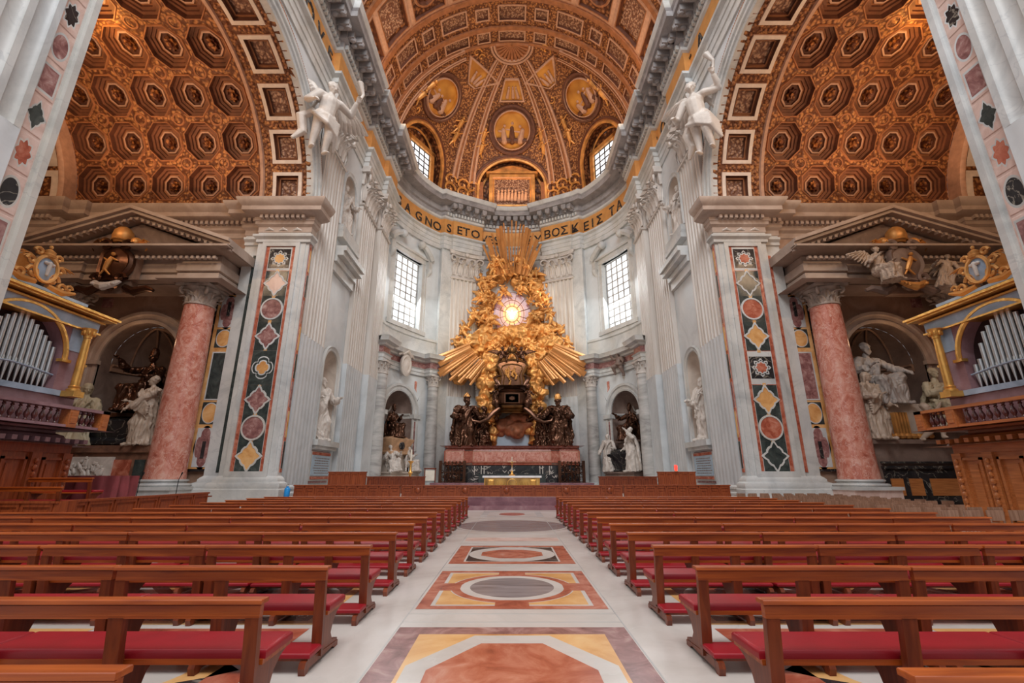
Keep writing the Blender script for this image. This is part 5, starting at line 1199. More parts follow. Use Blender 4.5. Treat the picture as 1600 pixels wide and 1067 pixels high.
for q in (-1, 1):
    k = MB(); random.seed(20 + q)
    for i in range(70):
        x = q * (6.1 + random.uniform(-1.15, 1.15)); z = random.uniform(.1, 1.9); a = random.uniform(0, 6.28); r = random.uniform(.12, .24)
        k.tube([(x + r * (1 - t / 9) * cos(a + t * .7), -1.1 + .06 * sin(t), z + r * (1 - t / 9) * sin(a + t * .7)) for t in range(8)], .035, 5)
    for i in range(7): x = q * (4.95 + i * .38); k.tube([(x, -1.1, 0), (x, -1.1, 1.95)], .05, 6); k.ell((x, -1.1, 2.02), (.09, .09, .12), n=6)
    for z in (.08, 1.0, 1.85): k.box(q * 6.1 - 1.2, q * 6.1 + 1.2, -1.14, -1.06, z - .04, z + .04)
    for x in (4.85, 7.3): k.box(q * x - .14, q * x + .14, -1.25, -.95, 0, 2.15)
    tag(k.build('bronze_gate', M_BRONZE), 'dark openwork bronze gate with foliage %s of the altar' % ('left' if q < 0 else 'right'), 'gate', 'bronze gates beside the altar').location = (0, 49.4, 1.0)

# ---- four colossal bronze doctors
ZB = 4.66
def place(me, name, label, cat, mat, loc, rz, group=None, sc=1, sub=None):
    o = mesh_obj(name, me, mat); o.location = loc; o.rotation_euler = (0, 0, rad(rz)); o.scale = (sc, abs(sc), abs(sc)) if not hasattr(sc, '__len__') else sc
    return tag(o, label, cat, group)
G4 = 'bronze statues around the throne'
d1 = figure(5.0, rh=(-.12, -.2, .6), lh=(.24, -.12, .58), hair='mitre', look=(.35, -1, -.05), lean=(.02, -.02), seed=11, sleeve=1.3, fold=.020)
d2 = figure(5.0, rh=(-.25, -.12, .60), lh=(.13, -.2, .62), hair='mitre', look=(-.1, -1, -.1), lean=(-.01, 0), seed=14, sleeve=1.35, fold=.020, knee=-1)
d3 = figure(4.7, rh=(-.13, -.16, .55), lh=(.26, -.10, .72), hair='beard', look=(.8, -.7, .1), lean=(.03, 0), seed=17, fold=.019)
d4 = figure(4.6, rh=(-.26, -.10, .70), lh=(.1, -.2, .6), hair='curls', look=(-.6, -.8, 0), lean=(-.02, 0), seed=19, fold=.019, knee=-1)
M_BRZ = [M_BRONZE]
for me, x, y, rz, lab, nm in ((d1, -5.15, 50.3, 14, 'dark bronze mitred bishop statue standing at far left of the throne', 'bishop_statue'), (d2, 5.15, 50.3, -10, 'dark bronze mitred bishop statue standing at far right of the throne', 'bishop_statue'),
        (d3, -3.3, 51.6, 15, 'dark bronze bearded statue behind the left bishop, reaching to the throne', 'church_father_statue'), (d4, 3.3, 51.6, -15, 'dark bronze bareheaded statue behind the right bishop, reaching to the throne', 'church_father_statue')):
    o = place(me, nm, lab, 'statue', M_BRONZE, (x, y, ZB), rz, G4, (1.42, 1.2, 1.08) if abs(x) > 5 else (1.2, 1.1, 1.0))
    if nm[0] == 'b':
        k = MB(); cx = .02 if x < 0 else -.01; c_ = [(.047 * cos(a) * 5, .047 * sin(a) * 5) for a in [2 * pi * i / 16 for i in range(16)]]
        k.grid([[(cx * 5 + u * f, -.02 * 5 + v * f2, z * 5) for u, v in c_] for f, f2, z in ((1.0, 1.0, .945), (1.22, 1.05, .995), (.75, .7, 1.05), (.1, .2, 1.09))], True); k.build('mitre', M_GOLDB, o)
k = MB(); k.capsule((4.55, 49.9, ZB), (4.6, 49.9, ZB + .5), .16, .2, 8); tag(k.build('gilded_book', M_GOLDB), 'small gilded object at the foot of the right bishop statue', 'ornament')
# ---- the throne
th = thing('bronze_throne', 'ornate dark and gilt bronze throne raised on clouds above the pedestal', 'throne', (0, 51.0, 8.2), scale=(1.15, 1.0, 1.0))
def rl_box(k, prof, w, d): k.sweep(prof, [(-w, d), (-w, -d * .6), (-w * .6, -d), (w * .6, -d), (w, -d * .6), (w, d)], side=-1)
k = MB(); rl_box(k, [(-.3, 0), (.35, .05), (.45, .2), (.3, .35), (.4, .5), (.2, .65), (.12, .9), (.2, 1.0), (-.5, 1.05)], 1.45, 1.1); k.build('base_moulding', M_BRONZEG, th)
k = MB(); rl_box(k, [(0, .9), (0, 2.3), (.25, 2.45), (.1, 2.65), (.35, 2.8), (.38, 3.0), (-.5, 3.05)], 1.3, 1.0); k.face([(-1.3, .9, .5), (1.3, .9, .5), (1.3, .9, 3), (-1.3, .9, 3)]); k.box(-1.3, 1.3, -.5, .9, 2.6, 3.0); k.build('seat_body', M_BRONZE, th)
k = MB(); St = lambda u, v, d: Vector((u, -1.0 - d, v)); cell(k, St, 0, 1.65, .78, .62, [('r', .74, .58, .08, 0), ('r', .62, .46, .08, 0), ('r', .6, .44, .0, 1), ('f', .4, .3, .0, 1), ('f', .3, .22, .12, 0)]); k.build('front_panel', [M_BRONZE, M_BRONZEG], th)
k = MB()   # back with curved outline
out = [(-1.15, 3.0), (-1.2, 3.8), (-1.05, 4.6), (-1.25, 5.2), (-1.5, 5.7), (-1.35, 6.05), (-.8, 6.25), (0, 6.35), (.8, 6.25), (1.35, 6.05), (1.5, 5.7), (1.25, 5.2), (1.05, 4.6), (1.2, 3.8), (1.15, 3.0)]
k.prism([(x, .35, z) for x, z in out], (0, .35, 0), 0)
k.tube([(x * 1.02, .3, z) for x, z in out], .13, 8, m=1)
k.tube([(x * .7, .28, 3.1 + (z - 3.0) * .82) for x, z in out], .07, 6, m=1)
tb = k.build('throne_back', [M_BRONZE, M_BRONZEG], th)
k = MB(); random.seed(3)
for i in range(12): x = random.uniform(-.6, .6); z = random.uniform(3.4, 4.9); k.capsule((x, .2, z), (x + random.uniform(-.15, .15), .15, z + .4), .12, .08, 8); k.ell((x, .12, z + .55), (.1, .1, .12), n=8)
k.build('gilt_relief', M_GOLDB, tb)
for q in (-1, 1):
    k = MB(); k.tube([(q * 1.25, -.7, 3.1), (q * 1.5, -.8, 3.6), (q * 1.7, -.6, 4.0), (q * 1.45, -.2, 4.3), (q * 1.15, .3, 4.5)], [.2, .2, .18, .14, .12], 8); k.ell((q * 1.5, -.85, 3.05), (.26, .26, .3), n=10); k.build('armrest', M_BRONZE, th)
    k = MB(); k.tube([(q * 1.2, -.8, .6), (q * 1.75, -1.0, .1), (q * 2.3, -1.1, -.6), (q * 3.0, -1.1, -.95), (q * 3.7, -1.0, -.8), (q * 3.9, -1.0, -.4), (q * 3.6, -1.0, -.2)], [.22, .24, .22, .18, .16, .13, .08], 8); k.ell((q * 1.45, -.9, 1.1), (.32, .3, .6), n=10); k.build('scroll_bracket', M_BRONZE, th)
    me = figure(1.0, nude=False, seed=30 + q, hair='curls', rh=(-.2, -.2, .7), lh=(.2, -.2, .6)); k = mesh_obj('throne_angel', me, M_BRONZE, th); k.location = (q * 1.6, -.5, 1.0); k.scale = (2.0,) * 3; k.rotation_euler = (0, 0, rad(q * 30))
ang = cherub(1.0, 3, True, 1)
for i, (x, z) in enumerate(((-.95, 6.1), (.95, 6.1))): o = mesh_obj('putto', ang, M_BRONZE, th); o.location = (x, .1, z); o.scale = (1.75 * (1 if x < 0 else -1), 1.75, 1.75); o.rotation_euler = (0, 0, rad(35 if x < 0 else -35))
k = MB(); k.lathe([(.36, 7.1), (.42, 7.25), (.38, 7.3), (.42, 7.55), (.34, 7.6), (.3, 7.8), (.1, 8.1), (.14, 8.2), (.02, 8.35)], (0, .1, 0), 14); k.tube([(-.7, .1, 6.6), (0, -.1, 7.1), (.7, .1, 6.6)], .07, 6); k.build('tiara', M_BRONZEG, tb)
# ---- glory: clouds, rays, angels, stained glass
gl = thing('gilded_glory', 'huge golden sunburst of clouds, rays and angels behind the throne', 'sculpture', (0, 0, 0))
random.seed(4); balls = []
for q in (-1, 1):
    for i in range(16): t = i / 15; balls.append(((q * (2.9 - .9 * sin(t * 3) * .4 + random.uniform(-.35, .35) + .0), 52.9 + random.uniform(-.3, .4), 5.6 + t * 9.4), random.uniform(.7, 1.05)))
    for i in range(22): a = i / 21; balls.append(((q * (2.0 + a * 4.4 + random.uniform(-.3, .3)), 53.2 + random.uniform(-.4, .5) - .4 * a, 14.6 + 1.8 * sin(a * 3.0) + random.uniform(-.9, 1.0)), random.uniform(.6, 1.15)))
    for i in range(10): balls.append(((q * random.uniform(4.2, 6.4), 52.9, random.uniform(12.6, 15.2)), random.uniform(.5, .9)))
for i in range(26): balls.append(((random.uniform(-4.2, 4.2), 53.9 + random.uniform(-.2, .5), random.uniform(15, 19.2)), random.uniform(.7, 1.2)))
for i in range(70):
    a = random.uniform(0, 2 * pi); r = random.uniform(1, 1.6); x = 3.3 * cos(a) * r * .95; z = 21.6 + 4.6 * sin(a) * r
    if abs(x) < 4.4 and z < 29.5: balls.append(((x, 55.45 + random.uniform(-.2, .2), z), random.uniform(.5, .85)))
for q in (-1, 1):
    for i in range(60): t = random.random(); balls.append(((q * (2.7 + random.uniform(-.95, .95)), 52.6 + random.uniform(-.6, .2), 5.4 + t * 9.6), random.uniform(.28, .55)))
me = cloud_mesh(balls, .11, 2, 1.5, .30); mesh_obj('golden_clouds', me, M_GOLDB, gl)['kind'] = 'stuff'
balls = []
for i in range(24): balls.append(((random.uniform(-1.9, 1.9), 52.4 + random.uniform(-.4, .4), random.uniform(6.4, 8.4)), random.uniform(.4, .8)))
me = cloud_mesh(balls, .12, 7, 1.0, .2); mesh_obj('reddish_clouds', me, plain('red_brown_stucco', (.36, .13, .06), .6, .1, .35, 1.2), gl)['kind'] = 'stuff'
M_RAY = plain('dull_gilding', (.62, .28, .09), .42, .4, .25, .5)
def ray(c, a, r0, r1, w, y, dy=0, mat=None):
    k = MB(); d = Vector((sin(a), 0, cos(a))); n = Vector((cos(a), 0, -sin(a))); c = Vector(c); A = c + d * r0; B = c + d * r1; A.y = y; B.y = y + dy
    F = Vector((0, -w * .55, 0)); w0, w1 = w * .75, w
    k.grid([[A - n * w0, A + F, A + n * w0, A - F * .3], [B - n * w1, B + F, B + n * w1, B - F * .3]], True); k.cap([B - n * w1, B + F, B + n * w1, B - F * .3]); k.cap([A - n * w0, A + F, A + n * w0, A - F * .3]); return k.build('ray', mat or M_RAY, gl, smooth=False)
random.seed(6)
for i in range(21):
    a = rad(-23 + 46 * i / 20 + random.uniform(-.7, .7)); L = 12.8 - abs(i - 10) * .30 + random.uniform(-1.6, .3) * (i % 2); ray((0, 0, 21.4), a, 5.2, min(L, 12.6 / cos(a)), random.choice((.09, .14, .24)), 54.0 - (i % 3) * .12, -.55)
for q in (-1, 1):
    for i in range(13):
        a = rad(q * (116 + i * 2.6 + random.uniform(-.3, .3))); r1 = (11.4, 12.2, 11.8, 12.3, 11.6, 11.3, 10.4, 11.0, 9.9, 10.4, 9.4, 9.2, 9.8)[i]; r1 = min(r1 * .9, 8.4 / abs(sin(a))); ray((0, 0, 19.0), a, 5.6, r1, (.30, .16, .3, .2, .34, .14, .26, .16, .14, .22, .14, .2, .14)[i], 51.9 - (i % 3) * .12, -.5)
    for i in range(7): a = rad(q * (48 + i * 7)); ray((0, 0, 21.4), a, 3.6, 5.3, .12, 54.3, -.2)
cms = [cherub(1.0, s_, s_ % 3 != 2, s_) for s_ in range(5)]
nang = 0
for ring_, (n, rx, rz_, H0) in enumerate(((14, 2.9, 3.6, 1.5), (19, 3.6, 5.5, 1.8), (17, 4.1, 7.1, 1.9))):
    for i in range(n):
        a = 2 * pi * (i + .5 * ring_) / n + random.uniform(-.12, .12); x = rx * cos(a) * (1.0); z = 21.4 + rz_ * sin(a)
        if z < 16.2 or z > 29 or (ring_ == 2 and z < 19 and abs(x) < 2.6): continue
        o = mesh_obj('angel', cms[(i * 3 + ring_) % 5], M_GOLDB, gl); o.location = (x, 54.25 - .28 * ring_ + random.uniform(-.1, .1), z - .7); o.rotation_euler = (random.uniform(-.5, .3), random.uniform(-1.3, 1.3), random.uniform(-.9, .9)); sgn = random.choice((-1, 1)); H = H0 * random.uniform(.9, 1.25); o.scale = (sgn * H, H, H); nang += 1
for q in (-1, 1):
    for i, (x, z, r, H) in enumerate(((5.2, 18.2, 50, 2.4), (4.4, 19.8, 20, 2.0), (5.4, 16.6, -30, 2.0), (4.2, 17.2, 70, 1.9), (3.2, 16.0, -60, 1.8), (6.0, 17.3, 100, 1.8), (2.2, 16.6, 90, 1.5))):
        o = mesh_obj('angel', cms[(i + (q > 0)) % 5], M_GOLDB, gl); o.location = (q * x, 52.9 - .1 * i, z); o.rotation_euler = (-.2, rad(q * r), rad(q * 25)); o.scale = (q * H, H, H)
# dove window
wy = 54.75; dv = thing('stained_glass_window', 'oval amber stained glass window with a white dove, lit from behind', 'window', (0, wy, 21.4))
M_GLS = []
for nm, c, e in (('amber_glass_core', (1.0, .66, .16), 2.0), ('orange_glass', (1.0, .42, .08), 1.0), ('rosy_glass', (.80, .34, .22), .5), ('mauve_glass', (.55, .27, .26), .36), ('violet_glass', (.42, .20, .22), .28)): M_GLS.append(plain(nm, tuple(v * .6 for v in c), .25, emit=(c, e)))
k = MB(); n = 36; 
def ovr(f, y=0): return [(2.3 * f * cos(2 * pi * i / n), y, 2.85 * f * sin(2 * pi * i / n)) for i in range(n)]
k.grid([ovr(.02), ovr(.30), ovr(.50), ovr(.72), ovr(.92), ovr(1.03)], True, mats=[0, 1, 2, 3, 4]); k.build('glass', M_GLS, dv)
k = MB()
for i in range(12): a = 2 * pi * i / 12 + .26; k.tube([(2.3 * .38 * cos(a), -.04, 2.85 * .38 * sin(a)), (2.3 * 1.03 * cos(a), -.04, 2.85 * 1.03 * sin(a))], .035, 5)
for f in (.38, .66, 1.03): r_ = ovr(f, -.04); k.tube(r_ + r_[:1], .04, 5)
k.build('leading', M_BRONZE, dv)
k = MB(); k.ell((0, -.12, 0), (.16, .1, .36), n=10); k.ell((0, -.16, .38), (.1, .1, .12), n=8)
for q in (-1, 1):
    for i in range(5): t = i / 4; k.capsule((q * .1, -.12, .12), (q * (.72 - .15 * i), -.12, .36 - .26 * i), .08, .05, 6)
for i in range(3): k.capsule((0, -.12, -.25), ((i - 1) * .18, -.12, -.62), .06, .06, 6)
k.build('dove', plain('white_dove', (.95, .95, .95), .4, emit=((1, 1, .95), 1.2)), dv)
# ================================================================== SIDE MONUMENTS, NICHE STATUES
capm = MB(); capm.add(capital_round(.80, 1.3)); 
M_CAPB = marble('brownish_capital_marble', [(.3, (.30, .25, .21)), (.6, (.52, .44, .38))], 1.5, 2, .5)
def aedicule(s):
    L = 'left' if s < 0 else 'right'; NC = 23.9
    for X, w in ((19.75, 'inner'), (28.05, 'outer')):
        c = thing('red_marble_column', 'tall polished red marble column, %s one of the %s pediment' % (w, L), 'column', (s * X, 27.1, 0), 0, 'red marble columns')
        k = MB(); k.box(-1.45, 1.45, -1.4, 1.3, 0, .42); k.box(-1.3, 1.3, -1.25, 1.25, .42, .95); k.build('plinth', M_PINK if s > 0 else M_WHITE, c)
        sh, ba = column(.98, 10.95); o = sh.build('shaft', M_REDC, c); o.location.z = .97; o = ba.build('column_base', M_WHITE, c); o.location.z = .97
        o = capm.build('capital', M_CAPB, c); o.location.z = 11.88
    p = thing('marble_pediment', 'triangular marble pediment with deep cornice over the %s tomb monument' % L, 'pediment', (s * NC, 27, 13.18), 0, 'pediments over the tomb monuments')
    def A(): return MB(s)
    k = A(); path = [(-5.75, 1.4), (-5.75, -1.0), (-2.9, -1.0), (-2.9, -.75), (2.9, -.75), (2.9, -1.0), (5.75, -1.0), (5.75, 1.4)]; path = path[::-1] if False else path
    k.sweep([(-.6, 0), (.05, 0), (.05, .32), (.12, .34), (.12, .66), (.25, .75), (.05, .8), (.05, 1.3), (.2, 1.38), (.25, 1.52), (.62, 1.6), (.66, 1.85), (.8, 1.98), (.8, 2.05), (-.6, 2.1)], path, side=-1, ends=True)
    k.box(-5.4, 5.4, -.5, 1.4, .02, 2.0)
    for i in range(34): x = -5.6 + i * .34; k.box(x, x + .18, -1.45, -1.2, 1.4, 1.56)
    k.build('entablature', [M_TRAVD], p)
    k = A()      # raking cornices
    z0, z1, hw = 2.05, 4.35, 6.55
    for q in (-1, 1):
        for d0, d1, y0, y1 in ((.0, .22, -1.95, 1.2), (.22, .42, -1.75, 1.2), (.42, .62, -1.35, 1.2)):
            k.prism([(q * hw, y0, z0 + .50 - d0), (0, y0, z1 + .50 - d0), (0, y0, z1 + .50 - d1), (q * hw, y0, z0 + .50 - d1)], (0, y1 - y0, 0))
        for i in range(17):
            t = (i + .5) / 17; x = q * hw * (1 - t); zz = z0 + (z1 - z0) * t - .16; k.box(x - .09, x + .09, -1.5, -1.2, zz - .08, zz + .1)
    k.box(-6.5, 6.5, -1.9, 1.2, z0 - .02, z0 + .12)
    k.build('raking_cornice', M_TRAVD, p)
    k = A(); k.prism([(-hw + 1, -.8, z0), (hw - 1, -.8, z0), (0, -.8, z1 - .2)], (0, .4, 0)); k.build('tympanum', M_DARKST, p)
    # carved coat of arms
    c = thing('coat_of_arms', ('dark bronze coat of arms with gilt crown at the left pediment' if s < 0 else 'coat of arms between two pale winged figures at the right pediment'), 'coat of arms', (s * (24.3 if s < 0 else 24.0), 25.55, 12.6))
    k = MB(); rows = []
    for f, y in ((1.0, .1), (1.02, -.15), (.92, -.3), (.78, -.22), (.5, -.34), (.15, -.4)):
        rows.append([(f * (1.02 + .12 * cos(3 * t)) * cos(t), y, 1.55 + f * (1.35 + .12 * sin(5 * t)) * sin(t)) for t in [2 * pi * i / 28 for i in range(28)]])
    k.grid(rows, True); k.cap(rows[0]); k.cap(rows[-1])
    for q in (-1, 1):
        for (x, z, r) in ((1.0, 2.7, .38), (1.05, .5, .34), (.5, -.05, .26)): k.tube([(q * (x - r + r * (1 - t / 11) * cos(t * .8)), -.25, z + r * (1 - t / 11) * sin(t * .8)) for t in range(10)], [.15] * 9 + [.08], 6)
        k.tube([(q * .8, .1, .1), (q * 1.4, .1, -.2), (q * 2.1, .2, .05), (q * 2.5, .2, -.1)], [.2, .26, .2, .1], 7)
    shd = k.build('shield', M_BRONZE if s < 0 else M_DARKST, c)
    k = MB()     # small rampant beast and garland on the shield
    k.tube([(-.22, -.42, 1.0), (-.05, -.5, 1.45), (.12, -.48, 1.8)], [.12, .15, .11], 7); k.ell((.16, -.5, 2.0), (.13, .12, .12), n=8)
    for p0, p1 in (((-.05, -.5, 1.55), (-.38, -.45, 1.75)), ((.1, -.5, 1.75), (.42, -.45, 1.6)), ((-.2, -.45, 1.05), (-.42, -.42, .72)), ((-.15, -.45, 1.0), (.15, -.42, .7))): k.capsule(p0, p1, .07, .05, 6)
    k.build('charge', M_GOLDB, shd)
    k = MB(); k.tube([(-.8, -.25, .35), (-.4, -.42, .02), (0, -.48, -.1), (.4, -.42, .02), (.8, -.25, .35)], [.1, .2, .26, .2, .1], 8)
    for i in range(7): k.ell((-.6 + .2 * i, -.55, .12 - .2 * cos((i - 3) * .45)), (.13, .1, .12), n=7)
    k.build('garland', M_STAT if s < 0 else M_GOLDB, c)
    k = MB(); k.lathe([(.38, 2.95), (.5, 3.1), (.56, 3.4), (.5, 3.75), (.3, 4.0), (.08, 4.12)], n=18); k.tube([(.5 * cos(a), .5 * sin(a), 3.12) for a in [2 * pi * i / 16 for i in range(17)]], .07, 6)
    k.build('crown', M_GOLDB, c)
    for q in (-1, 1):
        k = MB(); k.ell((q * .95, -.15, 3.0), (.24, .24, .27), n=10); k.ell((q * .95, -.05, 3.12), (.27, .24, .22), n=8); k.capsule((q * .95, -.38, 2.98), (q * .95, -.4, 2.9), .04, .05, 6)
        for i in range(4): k.tube([(q * 1.1, 0, 2.95), (q * (1.4 + .12 * i), -.05, 3.2 - .14 * i), (q * (1.75 - .05 * i), 0, 3.05 - .2 * i)], [.12, .12, .04], 6, flat=.5)
        k.build('cherub_head', M_GOLDB if s > 0 or q > 0 else M_BRONZEG, c)
    k = MB(); k.box(-1.0, 1.0, .2, .75, -.3, 3.4); k.build('backing_block', M_CHAMB, c)
for s in (-1, 1): aedicule(s)
for q, x, rz, nm, lab in ((-1, 22.3, 25, 'a', 'pale winged figure seated left of the right coat of arms'), (1, 25.9, -35, 'b', 'pale winged figure leaning at the right side of the coat of arms, wing spread')):
    def ex(mb, q=q):
        wing(mb, (q * .06, .1, .66), (q * 1, .15, .25), .45, .34, n=8); wing(mb, (-q * .06, .1, .66), (-q * .5, .5, .5), .35, .28, n=7)
    me = figure(2.7, 'sit' if q < 0 else 'stand', seed=40 + q, hair='curls', cloak=False, extra=ex, sleeve=1.0, rh=(-.25, -.15, .6), lh=(.25, -.15, .55))
    o = place(me, 'winged_figure', lab, 'statue', M_STATB, (x, 25.3, 12.75 if q < 0 else 12.4), rz, 'winged figures on the right pediment'); 
    if q > 0: o.rotation_euler = (rad(-14), rad(20), rad(-20))
# ---- left monument
mL = thing('tomb_monument', 'tomb monument base of dark and brown marble in the left arched niche', 'monument', (-23.9, 28.4, 0))
k = MB(); k.box(-2.9, 2.9, -1.1, 1.2, 0, 3.0); k.box(-3.1, 3.1, -1.25, 1.2, 3.0, 3.4); k.box(-3.2, 3.2, -1.3, 1.2, 0, .3); k.box(-2.0, 2.2, .4, 2.2, 3.4, 5.5); k.build('base', M_BROWNM if 'M_BROWNM' in globals() else M_DARKST, mL)
k = MB()
for x0, x1, m in ((-2.6, -1.4, 1), (-.7, 1.9, 0), (2.1, 2.7, 1)): k.box(x0, x1, -1.16, -1.1, .7, 2.6, m)
k.build('marble_inlay', [M_RED, M_GREEN], mL)
k = MB(); random.seed(9); k.box(-1.9, .9, -1.3, -1.1, 1.65, 2.75)
for i in range(20): x = random.uniform(-1.7, .7); z = random.uniform(1.75, 2.35); k.capsule((x, -1.36, z), (x + random.uniform(-.2, .2), -1.36, z + .25), .12, .08, 7); k.ell((x, -1.4, z + .38), (.08, .08, .1), n=7)
k.build('carved_relief', M_STAT, mL)
k = MB(); rl = [(0, 0), (.25, .1), (.3, .3), (.05, .5), (.15, .9), (.45, 1.3), (.5, 1.45), (.3, 1.55), (.0, 1.62), (-1.2, 1.75)]
k.sweep([(d, z) for d, z in rl], [(-1.2, -.6), (1.9, -.6), (1.9, .6), (-1.2, .6)], closed=True, side=1); k.box(-1.0, 1.7, -.4, .4, 0, 1.7); o = k.build('black_sarcophagus', M_BLACK, mL); o.location.z = 3.4
M_YSTAT = marble('ochre_statue_marble', [(.3, (.42, .34, .22)), (.6, (.60, .52, .36))], 1.2, 2, .5)  # even ochre tone of the two seated figures in the side niches
me = figure(4.25, rh=(-.28, -.12, .62), lh=(-.03, -.24, .50), hair='curls', look=(-.6, -.9, 0), lean=(.02, 0), seed=51, knee=-1)
place(me, 'allegorical_statue', 'pale marble draped woman holding a book, standing beside the left red column', 'statue', M_STATB, (-21.9, 27.5, 3.4), -25)
me = figure(4.0, 'sit', rh=(-.2, -.35, .5), lh=(.18, -.3, .5), hair='veil', look=(.5, -.9, -.4), lean=(.03, -.06), seed=53)
place(me, 'allegorical_statue', 'ochre marble seated figure bending forward at the left edge of the niche', 'statue', M_YSTAT, (-26.0, 27.6, 3.4), 25)
me = figure(4.4, 'sit', rh=(-.25, -.3, .75), lh=(.17, -.3, .5), hair='tiara', seed=55)
place(me, 'pope_statue', 'dark bronze enthroned pope in the shadow of the left niche', 'statue', M_BRONZE, (-23.8, 29.4, 5.5), 0)
k = MB(); k.capsule((0, 0, .3), (-.5, -.1, .5), .3, .2, 8); k.capsule((-.3, 0, .4), (.6, 0, .45), .25, .2, 8)
# ---- right monument
M_DOOR = wood('orange_brown_door', (.42, .14, .04), (.62, .25, .08), axis='X')
mR = thing('tomb_monument', 'tomb monument with dark doorway and inscription shelf in the right arched niche', 'monument', (23.9, 28.4, 0))
k = MB(); k.box(-3.0, 3.1, -.9, 1.2, 0, 3.5); k.box(-3.15, 3.4, -1.15, 1.2, 3.5, 3.75); k.build('base', M_DARKST, mR)
k = MB(); k.box(-2.4, 2.95, -1.0, -.9, .05, 2.1); 
for z0, z1 in ((2.1, 2.25), (2.4, 2.5), (.3, .42)): k.box(-2.45, 3.0, -1.12, -.9, z0, z1)
k.build('black_frame', M_BLACK, mR)
k = MB()
for x0, x1 in ((-2.15, -1.45), (-1.1, -.35), (.1, 2.7)): k.box(x0, x1, -1.05, -.98, .62, 1.55)
k.build('door_panel', M_DOOR, mR)
k = MB(); k.sweep([(0, 0), (.45, .2), (.2, .5), (.1, 1.6), (.4, 1.9), (.4, 2.1), (0, 2.15)], [(-1.9, .9), (-1.9, -.7), (1.0, -.7), (1.0, .9)], side=-1); k.box(-1.9, 1.0, -.7, .9, 0, 2.15); o = k.build('upper_pedestal', M_TRAV, mR); o.location.z = 3.75
k = MB(); 
for i in range(5): k.box(-1.1 + i * .18, -1.0 + i * .18, -1.0, -.75, .3, 1.6)
for i in range(8): k.ell((-1.5 + i * .33, -.95, .2), (.22, .2, .18), n=8)
o = k.build('gilded_ornament', M_GOLDB, mR); o.location.z = 3.75
me = figure(4.6, 'sit', rh=(-.2, -.2, .55), lh=(.2, -.32, .45), hair='beard', look=(-.2, -1, -.1), seed=61)
place(me, 'pope_statue', 'large grey marble pope seated high in the right niche', 'statue', marble('grey_statue_marble', [(.3, (.30, .26, .24)), (.6, (.48, .43, .39))], 1.2, 2, .5), (23.2, 28.9, 5.85), 10)
me = figure(4.2, rh=(-.1, -.22, .62), lh=(.22, -.15, .5), hair='long', look=(.4, -1, 0), seed=63)
place(me, 'allegorical_statue', 'pale marble draped woman standing beside the right red column', 'statue', M_STATB, (21.75, 27.6, 3.75), 20)
me = figure(4.1, 'sit', rh=(-.08, -.24, .60), lh=(.10, -.22, .62), hair='short', look=(-.1, -1, .05), seed=65)
place(me, 'allegorical_statue', 'ochre marble seated figure with crossed arms near the right gallery', 'statue', M_YSTAT, (26.15, 27.7, 4.35), 0)
k = MB(); k.box(-.9, .9, -1.0, .9, 0, .6); k.build('statue_plinth', M_DARKST, mR).location = (2.3, -.2, 3.75)
me = cherub(2.1, 5, False, 1)
o = place(me, 'putto_statue', 'small pale marble putto perched on the shelf of the right tomb', 'statue', M_STATB, (24.5, 27.1, 3.75), 15)
k = MB(); k.ell((0, 0, .35), (.38, .34, .36), n=12); k.ell((.1, -.1, .62), (.22, .2, .2), n=10); o = k.build('marble_orb', M_STAT); o.location = (27.3, 27.35, 4.95); tag(o, 'small round pale marble bust beside the seated ochre figure', 'sculpture')
k = MB(); k.box(26.6, 28.0, 27.0, 28.3, 3.75, 4.95); o = k.build('marble_block', M_DARKST); tag(o, 'dark stone block carrying the small round marble bust', 'block')
